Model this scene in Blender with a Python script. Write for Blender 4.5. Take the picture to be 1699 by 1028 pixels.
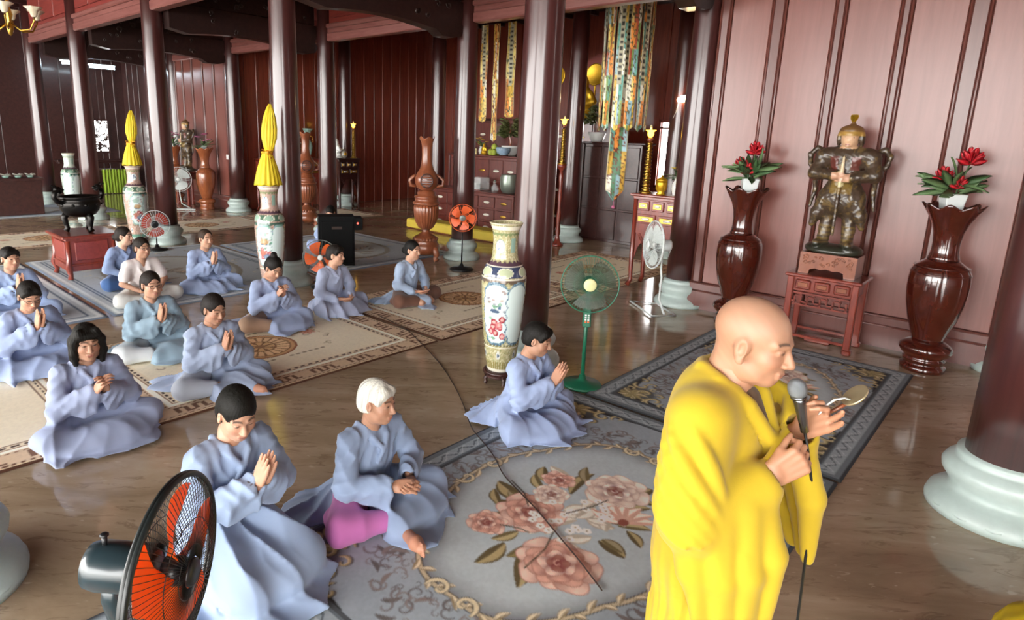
import bpy, math, random
import numpy as np
from mathutils import Matrix, Vector

sc = bpy.context.scene
for o in list(bpy.data.objects):
    bpy.data.objects.remove(o)
COL = sc.collection
PI = math.pi

# ---------------------------------------------------------------- camera
# world: +X runs from the open doors (camera side) to the altar wall, +Y along the nave, +Z up, metres
FPX, PPX, PPY = 1044.02, 769.44, 458.07
AX_A = (-0.72860487, -0.17147536, 0.66312227)     # world +Y seen from the camera (right, down, forward)
AX_B = (0.68430165, -0.14063882, 0.71550819)      # world +X
AX_V = (-0.02943129, 0.97509842, 0.219811)        # world -Z
cam_d = bpy.data.cameras.new('camera')
cam_d.sensor_width = 36.0
cam_d.lens = FPX / 1699.0 * 36.0
cam_d.shift_x = (849.5 - PPX) / 1699.0
cam_d.shift_y = (PPY - 514.0) / 1699.0
cam_d.clip_start = 0.05
cam = bpy.data.objects.new('camera', cam_d)
COL.objects.link(cam)
cr = Vector((AX_B[0], AX_A[0], -AX_V[0]))
cu = -Vector((AX_B[1], AX_A[1], -AX_V[1]))
cb = -Vector((AX_B[2], AX_A[2], -AX_V[2]))
M = Matrix((cr, cu, cb)).transposed().to_4x4()
M.translation = (0, 0, 2.15)
cam.matrix_world = M
sc.camera = cam

# ---------------------------------------------------------------- sky and exposure
sc.view_settings.view_transform = 'Standard'
sc.view_settings.look = 'None'
sc.view_settings.gamma = 1.0
sc.view_settings.use_curve_mapping = False
sc.view_settings.exposure = 0.0
world = bpy.data.worlds.new('sky'); sc.world = world
world.use_nodes = True
wn = world.node_tree.nodes; wl = world.node_tree.links
bg = wn['Background']
bg.inputs['Color'].default_value = (1.0, 0.985, 0.96, 1)
bg.inputs['Strength'].default_value = 16.5

# ---------------------------------------------------------------- materials
MATS = {}
def new_mat(name):
    m = bpy.data.materials.new(name); m.use_nodes = True
    MATS[name] = m
    return m, m.node_tree.nodes, m.node_tree.links, m.node_tree.nodes['Principled BSDF']
def srgb(h):
    h = h.lstrip('#'); c = [int(h[i:i+2], 16)/255 for i in (0, 2, 4)]
    return tuple(x/12.92 if x <= .04045 else ((x+.055)/1.055)**2.4 for x in c)
def mix_rgb(n, l, fac, a, b):
    mx = n.new('ShaderNodeMix'); mx.data_type = 'RGBA'
    def put(i, v):
        if isinstance(v, tuple): mx.inputs[i].default_value = (*v[:3], 1)
        else: l.new(v, mx.inputs[i])
    if isinstance(fac, (int, float)): mx.inputs[0].default_value = fac
    else: l.new(fac, mx.inputs[0])
    put(6, a); put(7, b)
    return mx.outputs[2]
def ramp(n, l, src, stops):
    r = n.new('ShaderNodeValToRGB'); l.new(src, r.inputs[0])
    e = r.color_ramp.elements
    while len(e) > 1: e.remove(e[-1])
    e[0].position = stops[0][0]; e[0].color = (*stops[0][1], 1)
    for p, c in stops[1:]:
        q = e.new(p); q.color = (*c, 1)
    return r.outputs[0]
def coords(n, l, scale=(1, 1, 1), kind='Object'):
    t = n.new('ShaderNodeTexCoord'); mp = n.new('ShaderNodeMapping')
    mp.inputs['Scale'].default_value = scale
    l.new(t.outputs[kind], mp.inputs['Vector'])
    return mp.outputs['Vector']
def noise(n, l, vec, scale, detail=4, rough=.55, dist=0.0):
    t = n.new('ShaderNodeTexNoise'); t.inputs['Scale'].default_value = scale
    t.inputs['Detail'].default_value = detail; t.inputs['Roughness'].default_value = rough
    t.inputs['Distortion'].default_value = dist
    if vec is not None: l.new(vec, t.inputs['Vector'])
    return t.outputs['Fac']
def bump(n, l, b, h, strength=.2, dist=.01):
    k = n.new('ShaderNodeBump'); k.inputs['Strength'].default_value = strength; k.inputs['Distance'].default_value = dist
    l.new(h, k.inputs['Height']); l.new(k.outputs['Normal'], b.inputs['Normal'])
def plain(name, col, rough=.5, metal=0.0, coat=0.0, var=.12, vscale=30, bmp=0.0, spec=.5):
    """a slightly mottled procedural paint"""
    m, n, l, b = new_mat(name)
    c = srgb(col) if isinstance(col, str) else col
    f = noise(n, l, coords(n, l), vscale, 3)
    lo = tuple(x*(1-var) for x in c); hi = tuple(min(1, x*(1+var)) for x in c)
    l.new(mix_rgb(n, l, f, lo, hi), b.inputs['Base Color'])
    b.inputs['Roughness'].default_value = rough; b.inputs['Metallic'].default_value = metal
    b.inputs['Coat Weight'].default_value = coat; b.inputs['Coat Roughness'].default_value = .08
    b.inputs['Specular IOR Level'].default_value = spec
    if bmp: bump(n, l, b, f, bmp, .003)
    return m
def wood(name, dark, light, rough=.3, coat=.5, scale=(14, 14, 1.2), bmp=.03, cr=.12):
    m, n, l, b = new_mat(name)
    v = coords(n, l, scale)
    f = noise(n, l, v, 2.2, 6, .6, .6)
    l.new(ramp(n, l, f, [(.3, srgb(dark)), (.7, srgb(light))]), b.inputs['Base Color'])
    b.inputs['Roughness'].default_value = rough; b.inputs['Coat Weight'].default_value = coat
    b.inputs['Coat Roughness'].default_value = cr
    bump(n, l, b, f, bmp, .004)
    return m
def attr_mat(name, rough=.6, coat=0.0, metal=0.0, bmp=0.0, bscale=200, sss=0.0, attr='Col', sheen=0.0):
    m, n, l, b = new_mat(name)
    a = n.new('ShaderNodeAttribute'); a.attribute_name = attr
    l.new(a.outputs['Color'], b.inputs['Base Color'])
    b.inputs['Roughness'].default_value = rough; b.inputs['Coat Weight'].default_value = coat
    b.inputs['Coat Roughness'].default_value = .08; b.inputs['Metallic'].default_value = metal
    if sss:
        b.inputs['Subsurface Weight'].default_value = sss
        b.inputs['Subsurface Radius'].default_value = (.012, .005, .003)
    b.inputs['Sheen Weight'].default_value = sheen
    if bmp: bump(n, l, b, noise(n, l, coords(n, l), bscale, 3), bmp, .002)
    return m
def emit(name, col, strength):
    m, n, l, b = new_mat(name)
    b.inputs['Base Color'].default_value = (*srgb(col), 1)
    b.inputs['Emission Color'].default_value = (*srgb(col), 1); b.inputs['Emission Strength'].default_value = strength
    return m

# ---------------------------------------------------------------- mesh helpers
def link(name, me, mat=None, parent=None, loc=None, rot=None):
    o = bpy.data.objects.new(name, me); COL.objects.link(o)
    if mat is not None and me is not None and len(me.materials) == 0:
        me.materials.append(MATS[mat] if isinstance(mat, str) else mat)
    if parent is not None: o.parent = parent
    if loc is not None: o.location = loc
    if rot is not None: o.rotation_euler = rot
    return o
def tag(o, label, cat, group=None):
    o['label'] = label; o['category'] = cat
    if group: o['group'] = group
    return o
def thing(name, label, cat, loc=(0, 0, 0), rz=0.0, group=None):
    o = bpy.data.objects.new(name, None); COL.objects.link(o)
    o.empty_display_size = .1
    o.location = loc; o.rotation_euler = (0, 0, rz)
    return tag(o, label, cat, group)
def copy_tree(o, parent=None):
    c = o.copy(); COL.objects.link(c); c.parent = parent
    for ch in list(o.children): copy_tree(ch, c)
    return c
def structure(o): o['kind'] = 'structure'; return o
def stuff(o): o['kind'] = 'stuff'; return o

def rotm(rx=0, ry=0, rz=0):
    cx, sx, cy, sy, cz, sz = math.cos(rx), math.sin(rx), math.cos(ry), math.sin(ry), math.cos(rz), math.sin(rz)
    return (np.array([[cz, -sz, 0], [sz, cz, 0], [0, 0, 1]]) @ np.array([[cy, 0, sy], [0, 1, 0], [-sy, 0, cy]])
            @ np.array([[1, 0, 0], [0, cx, -sx], [0, sx, cx]]))
class MB:
    """mesh builder: collects shapes, build() links them as one mesh object"""
    def __init__(s): s.v = []; s.f = []; s.n = 0; s.sm = []
    def add(s, v, f, smooth=False):
        v = np.asarray(v, float).reshape(-1, 3); s.v.append(v)
        for q in f: s.f.append([int(i)+s.n for i in q]); s.sm.append(smooth)
        s.n += len(v); return s
    def box(s, c, size, R=None, bev=0.0, taper=1.0):
        x, y, z = [k/2 for k in size]
        if bev <= 0:
            v = np.array([(i*x*(taper if k > 0 else 1), j*y*(taper if k > 0 else 1), k*z) for k in (-1, 1) for j in (-1, 1) for i in (-1, 1)])
            f = [(0, 2, 3, 1), (4, 5, 7, 6), (0, 1, 5, 4), (2, 6, 7, 3), (0, 4, 6, 2), (1, 3, 7, 5)]
        else:
            b = min(bev, x*.9, y*.9, z*.9); v = []; f = []
            ring = lambda a, c2, zz: [(a, -c2+b, zz), (a, c2-b, zz), (a-b, c2, zz), (-a+b, c2, zz), (-a, c2-b, zz), (-a, -c2+b, zz), (-a+b, -c2, zz), (a-b, -c2, zz)]
            for (zz, d) in ((-z, b), (-z+b, 0), (z-b, 0), (z, b)):
                t = taper if zz > 0 else 1.0
                v += [(px*t, py*t, zz) for px, py, _ in ring(x-d, y-d, zz)]
            f.append(tuple(reversed(range(8)))); f.append(tuple(range(24, 32)))
            for k in range(3):
                for i in range(8):
                    j = (i+1) % 8; f.append((k*8+i, k*8+j, k*8+8+j, k*8+8+i))
            v = np.array(v)
        if R is not None: v = v @ R.T
        return s.add(v+np.array(c), f)
    def lathe(s, prof, seg=32, c=(0, 0, 0), R=None, wav=None, smooth=True, caps=True):
        """prof: list of (r,z); wav(theta,i)->(dr,dz)"""
        th = np.linspace(0, 2*PI, seg, endpoint=False); v = []
        for i, (r, z) in enumerate(prof):
            dr, dz = (wav(th, i) if wav else (0*th, 0*th))
            v.append(np.stack([(r+dr)*np.cos(th), (r+dr)*np.sin(th), z+dz], 1))
        v = np.concatenate(v); f = []
        for i in range(len(prof)-1):
            for j in range(seg):
                k = (j+1) % seg; f.append((i*seg+j, i*seg+k, (i+1)*seg+k, (i+1)*seg+j))
        if caps:
            f.append(tuple(reversed(range(seg)))); n = (len(prof)-1)*seg; f.append(tuple(range(n, n+seg)))
        if R is not None: v = v @ R.T
        return s.add(v+np.array(c), f, smooth)
    def tube(s, pts, r, seg=8, closed=False, smooth=True):
        pts = np.asarray(pts, float); n = len(pts)
        rr = np.full(n, r) if np.isscalar(r) else np.asarray(r, float)
        tg = np.gradient(pts, axis=0) if not closed else np.roll(pts, -1, 0)-np.roll(pts, 1, 0)
        tg /= np.maximum(np.linalg.norm(tg, axis=1, keepdims=True), 1e-9)
        ref = np.array([0, 0, 1.0]) if abs(tg[0][2]) < .9 else np.array([1.0, 0, 0])
        u = np.cross(tg[0], ref); u /= np.linalg.norm(u); v = []
        th = np.linspace(0, 2*PI, seg, endpoint=False)
        for i in range(n):
            u = u-tg[i]*(u@tg[i]); u /= max(np.linalg.norm(u), 1e-9); w = np.cross(tg[i], u)
            v.append(pts[i]+rr[i]*(np.cos(th)[:, None]*u+np.sin(th)[:, None]*w))
        v = np.concatenate(v); f = []
        for i in range(n if closed else n-1):
            a = i*seg; b = ((i+1) % n)*seg
            for j in range(seg):
                k = (j+1) % seg; f.append((a+j, a+k, b+k, b+j))
        if not closed: f.append(tuple(reversed(range(seg)))); f.append(tuple(range((n-1)*seg, n*seg)))
        return s.add(v, f, smooth)
    def ball(s, c, r, seg=14, rings=8, R=None):
        r = np.array([r, r, r]) if np.isscalar(r) else np.array(r)
        v = [(0, 0, -1)]
        for i in range(1, rings):
            p = -PI/2+PI*i/rings
            for j in range(seg): t = 2*PI*j/seg; v.append((math.cos(p)*math.cos(t), math.cos(p)*math.sin(t), math.sin(p)))
        v.append((0, 0, 1)); v = np.array(v)*r; f = []
        for j in range(seg): f.append((0, 1+(j+1) % seg, 1+j))
        for i in range(rings-2):
            for j in range(seg):
                k = (j+1) % seg; a = 1+i*seg; f.append((a+j, a+k, a+seg+k, a+seg+j))
        a = 1+(rings-2)*seg; t = len(v)-1
        for j in range(seg): f.append((a+j, a+(j+1) % seg, t))
        if R is not None: v = v @ R.T
        return s.add(v+np.array(c), f, True)
    def prism(s, poly, depth, R=None, c=(0, 0, 0)):
        """poly: ccw list of (x,y) extruded along +z by depth"""
        n = len(poly); v = np.array([(x, y, 0) for x, y in poly]+[(x, y, depth) for x, y in poly], float)
        f = [tuple(reversed(range(n))), tuple(range(n, 2*n))]+[(i, (i+1) % n, n+(i+1) % n, n+i) for i in range(n)]
        if R is not None: v = v @ R.T
        return s.add(v+np.array(c), f)
    def leaf(s, base, d, up, L, w, bend=.2, th=.0015):
        """a thin two-sided bent leaf"""
        base = np.array(base, float); d = np.array(d, float); d /= np.linalg.norm(d)
        up = np.array(up, float); sd = np.cross(d, up); sd /= max(np.linalg.norm(sd), 1e-6); nn = np.cross(sd, d)
        v = []; prof = [(0, .12), (.25, .75), (.55, 1), (.82, .6), (1, .03)]
        for t, ww in prof:
            m = base+d*L*t-nn*bend*L*t*t
            v += [m-sd*w*ww/2+nn*w*.12, m-nn*th, m+sd*w*ww/2+nn*w*.12, m+nn*th]
        f = []
        for i in range(4):
            a = i*4
            for j in range(4): f.append((a+j, a+(j+1) % 4, a+4+(j+1) % 4, a+4+j))
        f.append((0, 3, 2, 1)); f.append((16, 17, 18, 19))
        return s.add(v, f, True)
    def mesh(s, name, smooth=None):
        me = bpy.data.meshes.new(name)
        me.from_pydata(np.concatenate(s.v).tolist(), [], s.f)
        sm = s.sm if smooth is None else [smooth]*len(s.f)
        me.polygons.foreach_set('use_smooth', sm); me.update()
        return me
    def build(s, name, mat, parent=None, loc=None, rot=None, smooth=None):
        return link(name, s.mesh(name, smooth), mat, parent, loc, rot)
def mesh_np(name, v, quads, col=None, smooth=True):
    """fast numpy mesh from quads with an optional per-vertex colour"""
    me = bpy.data.meshes.new(name); v = np.ascontiguousarray(v, np.float32); q = np.ascontiguousarray(quads, np.int32)
    me.vertices.add(len(v)); me.vertices.foreach_set('co', v.ravel())
    k = q.shape[1]; me.loops.add(q.size); me.loops.foreach_set('vertex_index', q.ravel())
    me.polygons.add(len(q)); me.polygons.foreach_set('loop_start', np.arange(0, q.size, k, dtype=np.int32))
    me.polygons.foreach_set('use_smooth', np.full(len(q), smooth))
    if col is not None:
        a = me.color_attributes.new('Col', 'FLOAT_COLOR', 'POINT')
        c = np.ones((len(v), 4), np.float32); c[:, :3] = col; a.data.foreach_set('color', c.ravel())
    me.update(); me.validate()
    return me
def lin(h): return np.array(srgb(h), np.float32)

# ---------------------------------------------------------------- signed distance shapes and surface nets
class SDF:
    def __init__(s, lo, hi, h):
        s.lo = np.array(lo, np.float32); s.h = h
        s.n = np.ceil((np.array(hi)-s.lo)/h).astype(int)+1
        s.F = np.full(s.n, 1.0, np.float32)
        s.ax = [(s.lo[i]+h*np.arange(s.n[i], dtype=np.float32)) for i in range(3)]
    def sl(s, lo, hi):
        a = np.clip(np.floor((np.array(lo)-s.lo)/s.h).astype(int), 0, s.n); b = np.clip(np.ceil((np.array(hi)-s.lo)/s.h).astype(int)+1, 0, s.n)
        if (b <= a).any(): return None
        return tuple(slice(a[i], b[i]) for i in range(3))
    def pts(s, sl):
        return s.ax[0][sl[0]][:, None, None], s.ax[1][sl[1]][None, :, None], s.ax[2][sl[2]][None, None, :]
    def comb(s, sl, d, k, op):
        F = s.F[sl]
        if op == 'u':
            if k > 0:
                hh = np.clip(.5+.5*(F-d)/k, 0, 1); s.F[sl] = F+(d-F)*hh-k*hh*(1-hh)
            else: s.F[sl] = np.minimum(F, d)
        elif op == 's':
            d = -d
            if k > 0:
                hh = np.clip(.5-.5*(F-d)/k, 0, 1); s.F[sl] = F+(d-F)*hh+k*hh*(1-hh)
            else: s.F[sl] = np.maximum(F, d)
    def cap(s, p, q, r1, r2=None, k=.02, op='u', sc=(1, 1, 1)):
        r2 = r1 if r2 is None else r2; p = np.array(p, np.float32); q = np.array(q, np.float32); sc = np.array(sc, np.float32)
        R = max(r1, r2)*sc.max()+k+3*s.h
        sl = s.sl(np.minimum(p, q)-R, np.maximum(p, q)+R)
        if sl is None: return s
        X, Y, Z = s.pts(sl); a = p/sc; d = (q-p)/sc; L = max(float(d@d), 1e-9)
        x = X/sc[0]-a[0]; y = Y/sc[1]-a[1]; z = Z/sc[2]-a[2]
        t = np.clip((x*d[0]+y*d[1]+z*d[2])/L, 0, 1)
        D = (np.sqrt((x-t*d[0])**2+(y-t*d[1])**2+(z-t*d[2])**2)-(r1+(r2-r1)*t))*sc.min()
        s.comb(sl, D, k, op); return s
    def path(s, pts, rs, k=.02, op='u', sc=(1, 1, 1)):
        for i in range(len(pts)-1): s.cap(pts[i], pts[i+1], rs[i], rs[i+1], k, op, sc)
        return s
    def ell(s, c, r, k=.02, op='u', R=None):
        c = np.array(c, np.float32); r = np.array(r, np.float32)*np.ones(3, np.float32)
        e = r.max()+k+3*s.h if R is not None else r+k+3*s.h
        sl = s.sl(c-e, c+e)
        if sl is None: return s
        X, Y, Z = s.pts(sl); x, y, z = X-c[0], Y-c[1], Z-c[2]
        if R is not None:
            R = np.asarray(R, np.float32).T
            x, y, z = R[0, 0]*x+R[0, 1]*y+R[0, 2]*z, R[1, 0]*x+R[1, 1]*y+R[1, 2]*z, R[2, 0]*x+R[2, 1]*y+R[2, 2]*z
        k0 = np.sqrt((x/r[0])**2+(y/r[1])**2+(z/r[2])**2); k1 = np.sqrt((x/r[0]**2)**2+(y/r[1]**2)**2+(z/r[2]**2)**2)
        s.comb(sl, np.where(k1 > 1e-6, k0*(k0-1)/np.maximum(k1, 1e-6), -r.min()), k, op); return s
    def box(s, c, b, rad=.01, k=.01, op='u', R=None):
        c = np.array(c, np.float32); b = np.array(b, np.float32); e = np.linalg.norm(b)+k+3*s.h
        sl = s.sl(c-e, c+e)
        if sl is None: return s
        X, Y, Z = s.pts(sl); x, y, z = X-c[0], Y-c[1], Z-c[2]
        if R is not None:
            R = np.asarray(R, np.float32).T
            x, y, z = R[0, 0]*x+R[0, 1]*y+R[0, 2]*z, R[1, 0]*x+R[1, 1]*y+R[1, 2]*z, R[2, 0]*x+R[2, 1]*y+R[2, 2]*z
        qx, qy, qz = np.abs(x)-b[0]+rad, np.abs(y)-b[1]+rad, np.abs(z)-b[2]+rad
        D = np.sqrt(np.maximum(qx, 0)**2+np.maximum(qy, 0)**2+np.maximum(qz, 0)**2)+np.minimum(np.maximum(qx, np.maximum(qy, qz)), 0)-rad
        s.comb(sl, D, k, op); return s
    def disp(s, fn):
        """add a displacement fn(X,Y,Z) to the whole field"""
        X, Y, Z = s.ax[0][:, None, None], s.ax[1][None, :, None], s.ax[2][None, None, :]
        s.F = s.F+fn(X, Y, Z).astype(np.float32); return s
    def floor(s, z=.004): s.F = np.maximum(s.F, z-s.ax[2][None, None, :]); return s
    def nets(s):
        F = s.F.copy()
        for i in range(3):
            a = [slice(None)]*3; a[i] = 0; F[tuple(a)] = np.maximum(F[tuple(a)], s.h*.5); a[i] = -1; F[tuple(a)] = np.maximum(F[tuple(a)], s.h*.5)
        S = F < 0
        c = [S[i:s.n[0]-1+i, j:s.n[1]-1+j, k:s.n[2]-1+k] for i in (0, 1) for j in (0, 1) for k in (0, 1)]
        allc = c[0].copy(); anyc = c[0].copy()
        for q in c[1:]: allc &= q; anyc |= q
        act = anyc & ~allc
        I = np.argwhere(act); idx = np.full(act.shape, -1, np.int32); idx[act] = np.arange(len(I))
        off = np.array([(i, j, k) for i in (0, 1) for j in (0, 1) for k in (0, 1)])
        val = np.stack([F[I[:, 0]+o[0], I[:, 1]+o[1], I[:, 2]+o[2]] for o in off], 1)
        acc = np.zeros((len(I), 3), np.float32); cnt = np.zeros(len(I), np.float32)
        for e0 in range(8):
            for b in (1, 2, 4):
                e1 = e0 | b
                if e1 == e0: continue
                m = (val[:, e0] < 0) != (val[:, e1] < 0)
                t = val[:, e0]/np.where(m, val[:, e0]-val[:, e1], 1)
                p = off[e0]+t[:, None]*(off[e1]-off[e0]); acc[m] += p[m]; cnt[m] += 1
        V = s.lo+s.h*(I+acc/cnt[:, None])
        Q = []
        for a in range(3):
            b, c2 = (a+1) % 3, (a+2) % 3
            lo = [slice(None)]*3; hi = [slice(None)]*3; lo[a] = slice(0, -1); hi[a] = slice(1, None)
            x0, x1 = S[tuple(lo)], S[tuple(hi)]
            E = np.argwhere(x0 != x1)
            E = E[(E[:, b] > 0) & (E[:, c2] > 0) & (E[:, b] < s.n[b]-1) & (E[:, c2] < s.n[c2]-1)]
            fl = x0[E[:, 0], E[:, 1], E[:, 2]]
            def at(db, dc):
                q = E.copy(); q[:, b] -= db; q[:, c2] -= dc; return idx[q[:, 0], q[:, 1], q[:, 2]]
            q = np.stack([at(1, 1), at(0, 1), at(0, 0), at(1, 0)], 1)
            q[~fl] = q[~fl][:, ::-1]; Q.append(q)
        return V.astype(np.float32), np.concatenate(Q)
def smooth_verts(V, Q, it=1):
    """light laplacian smoothing of a quad mesh"""
    for _ in range(it):
        A = np.zeros_like(V); n = np.zeros(len(V), np.float32)
        for i in range(4):
            a, b = Q[:, i], Q[:, (i+1) % 4]
            for c in range(3):
                A[:, c] += np.bincount(a, V[b, c], len(V))+np.bincount(b, V[a, c], len(V))
            n += np.bincount(a, minlength=len(V))+np.bincount(b, minlength=len(V))
        V = .5*V+.5*A/np.maximum(n, 1)[:, None]
    return V.astype(np.float32)
def join(parts):
    """parts: list of (V,Q,colours) -> one"""
    v, q, c, n = [], [], [], 0
    for V, Q, C in parts:
        v.append(V); q.append(Q+n); n += len(V)
        c.append(np.broadcast_to(np.asarray(C, np.float32), (len(V), 3)))
    return np.concatenate(v), np.concatenate(q), np.concatenate(c)
def vnoise(x, y, seed=0):
    """smooth 2-d value noise (numpy)"""
    xi = np.floor(x).astype(np.int64); yi = np.floor(y).astype(np.int64); fx = x-xi; fy = y-yi
    fx = fx*fx*(3-2*fx); fy = fy*fy*(3-2*fy)
    def hsh(a, b):
        n = (a*374761393+b*668265263+seed*974634777) & 0x7fffffff
        n = ((n ^ (n >> 13))*1274126177) & 0x7fffffff
        return ((n ^ (n >> 16)) & 0xffff)/65535.0
    return (hsh(xi, yi)*(1-fx)+hsh(xi+1, yi)*fx)*(1-fy)+(hsh(xi, yi+1)*(1-fx)+hsh(xi+1, yi+1)*fx)*fy
def fbm(x, y, seed=0, o=4):
    a = 0; s = .5
    for i in range(o): a = a+s*vnoise(x*2**i, y*2**i, seed+i*17); s *= .5
    return a

# ================================================================ materials of the hall
wood('lacquer', '#3a1c1b', '#4a2624', rough=.28, coat=.6, scale=(10, 10, .8), bmp=.02)
wood('wall_wood', '#7a463d', '#865147', rough=.34, coat=.35, scale=(7, 7, .5), bmp=.01, cr=.2)
wood('wall_trim', '#5f342d', '#6b3e36', rough=.33, coat=.35, scale=(7, 7, .5), bmp=.01, cr=.2)
wood('board_wood', '#6e2a1e', '#8f4430', rough=.35, coat=.4, scale=(9, 9, .6), bmp=.03)
wood('beam_wood', '#7a4640', '#95605a', rough=.4, coat=.3, scale=(9, .8, 9), bmp=.03)
wood('panel_red', '#7a2f2a', '#963f36', rough=.4, coat=.3, scale=(9, .9, 9), bmp=.03)
wood('dark_wood', '#331a17', '#482723', rough=.4, coat=.35, scale=(6, 6, 6), bmp=.05)
wood('carved_dark', '#1d1110', '#33201d', rough=.42, coat=.3, scale=(5, 5, 5), bmp=.25)
wood('red_wood', '#6e2a20', '#8f3d2c', rough=.3, coat=.5, scale=(8, 8, 1.5), bmp=.04)
wood('vase_wood', '#40180f', '#4d1c12', rough=.16, coat=.9, scale=(5, 5, 1.5), bmp=.02, cr=.05)
wood('carved_brown', '#7a4028', '#9c5a3a', rough=.3, coat=.5, scale=(6, 6, 2), bmp=.05)
plain('plinth_stone', '#b9c9c4', .38, coat=.15, var=.10, vscale=18, bmp=.08)
plain('brass', '#c9a24a', .28, 1.0, var=.15)
plain('gold', '#d9a928', .35, .6, var=.15)
plain('white_plastic', '#dfe3e0', .35, var=.04)
plain('black_plastic', '#1b1d20', .35, var=.1)
plain('white_ceramic', '#e6e8e4', .18, coat=.5, var=.04)
plain('cable', '#3a2a22', .6)
plain('chrome', '#b9bdc0', .22, 1.0, var=.05)

# polished marble: brown and beige drifts with darker veins
m, n, l, b = new_mat('marble')
tc = coords(n, l, (1, 1, 1))
rot = n.new('ShaderNodeMapping'); rot.inputs['Rotation'].default_value = (0, 0, math.radians(47))
l.new(tc, rot.inputs['Vector'])
rs = n.new('ShaderNodeMapping'); rs.inputs['Scale'].default_value = (.7, 2.4, 1); l.new(rot.outputs['Vector'], rs.inputs['Vector'])
v = rs.outputs['Vector']
f1 = noise(n, l, v, 1.1, 7, .62, .7)
c1 = ramp(n, l, f1, [(.30, srgb('#958169')), (.45, srgb('#ab957a')), (.58, srgb('#baa48a')), (.75, srgb('#c8b8a0'))])
f2 = noise(n, l, v, 5.5, 5, .6, 1.2)
c2 = mix_rgb(n, l, ramp(n, l, f2, [(.56, (0, 0, 0)), (.64, (.55, .55, .55)), (.70, (0, 0, 0))]), c1, srgb('#806a54'))
f3 = noise(n, l, v, 14, 3, .5, .4)
c3 = mix_rgb(n, l, ramp(n, l, f3, [(.66, (0, 0, 0)), (.74, (.7, .7, .7))]), c2, srgb('#d6c5ac'))
l.new(c3, b.inputs['Base Color'])
b.inputs['Roughness'].default_value = .09
b.inputs['Specular IOR Level'].default_value = .6

# ================================================================ floor
structure(MB().box((2.0, 9.0, -.1), (30, 32, .2)).build('floor', 'marble'))
g = MB().box((-48, 9, -.25), (70, 120, .2))  # unseen ground outside, added to bounce daylight into the hall
m, n, l, b = new_mat('courtyard_bounce'); b.inputs['Base Color'].default_value = (.42, .40, .36, 1); b.inputs['Roughness'].default_value = .9
l.new(mix_rgb(n, l, noise(n, l, coords(n, l), 2), (.36, .34, .31), (.5, .48, .44)), b.inputs['Base Color'])
structure(g.build('bounce_ground', 'courtyard_bounce'))

# ================================================================ walls
def rail_profile(mb, y0, y1, z0, z1, x, t=.03):
    mb.box((x-t/2, (y0+y1)/2, (z0+z1)/2), (t, abs(y1-y0), z1-z0), bev=.006)
# framed wall behind the guardian statue: backing, five wide planks, stiles with double bead, rails, scalloped plinth board
def statue_wall(name, X, y0, y1, planks, stiles, z1=4.9):
    w = structure(MB().box((X+.06, (y0+y1)/2, z1/2), (.10, y1-y0, z1)).build(name, 'wall_trim'))
    for (a, c) in planks:
        MB().box((X+.002, (a+c)/2, (z1+.36)/2), (.022, c-a-.012, z1-.38), bev=.006).build('plank', 'wall_wood', w)
    for (a, c) in stiles:
        mb = MB().box((X-.012, (a+c)/2, (z1+.34)/2), (.035, c-a-.05, z1-.36), bev=.01)
        for e in (a+.012, c-.012): mb.tube([(X-.006, e, .36), (X-.006, e, z1)], .016, 8)
        mb.build('stile', 'wall_trim', w)
    rail = MB(); rail_profile(rail, y0, y1, .25, .36, X+.0, .05)
    rail.tube([(X-.045, y0, .36), (X-.045, y1, .36)], .014, 8); rail.tube([(X-.05, y0, .255), (X-.05, y1, .255)], .016, 8)
    rail.build('rail', 'wall_trim', w)
    # scalloped plinth board
    L = y1-y0; pts = [(0, .25)]
    N = 60
    for i in range(N+1):
        t = i/N; s = abs(((t*3) % 1)-.5)*2
        z = .045+.05*(1-s)**.8*(.8+.2*math.cos(t*40)) if .03 < t < .97 else .02
        pts.append((t*L, z))
    pts.append((L, .25))
    R = np.array([[0, 0, 1], [1, 0, 0], [0, 1, 0.]])
    MB().prism(pts, .05, R, (X-.075, y0, 0)).build('plinth_board', 'wall_trim', w)
    return w
statue_wall('wall_right', 7.97, .10, 3.30,
            [(2.71, 3.16), (2.06, 2.55), (1.46, 1.94), (.90, 1.35), (.24, .72)],
            [(3.16, 3.30), (2.55, 2.71), (1.94, 2.06), (1.35, 1.46), (.72, .90), (.10, .24)])
statue_wall('wall_center', 8.0, 15.82, 18.9,
            [(15.95, 16.45), (16.58, 17.08), (17.21, 17.71), (17.84, 18.30), (18.42, 18.78)],
            [(15.82, 15.95), (16.45, 16.58), (17.08, 17.21), (17.71, 17.84), (18.30, 18.42), (18.78, 18.9)], 4.0)
# sanctuary walls of tall boards
def board_wall(name, p0, p1, z0, z1, nb, normal, mat='board_wood', seed=1, th=.08):
    """boards from p0 to p1; normal points into the room"""
    rnd = random.Random(seed)
    p0 = np.array(p0, float); p1 = np.array(p1, float); L = np.linalg.norm(p1-p0); d = (p1-p0)/L; nn = np.array(normal, float)
    ang = math.atan2(d[1], d[0]); R = rotm(0, 0, ang); mid = (p0+p1)/2-nn*th
    w = structure(MB().box((mid[0], mid[1], (z0+z1)/2), (L, th, z1-z0), R).build(name, 'dark_wood'))
    wd = L/nb
    for i in range(nb):
        c = p0+d*(i+.5)*wd+nn*(-.035+rnd.uniform(-.004, .004))
        MB().box((c[0], c[1], (z0+z1)/2), (wd-.012, .03, z1-z0-.02), R, bev=.006).build('plank', mat, w)
        if i % 2 == 0:
            c = p0+d*(i*wd)+nn*(-.015)
            MB().box((c[0], c[1], (z0+z1)/2), (.07, .04, z1-z0), R, bev=.008).build('batten', mat, w)
    return w
board_wall('wall_left', (8.1, 15.75), (15.2, 15.75), 0, 5.4, 20, (0, -1), seed=3)
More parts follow.
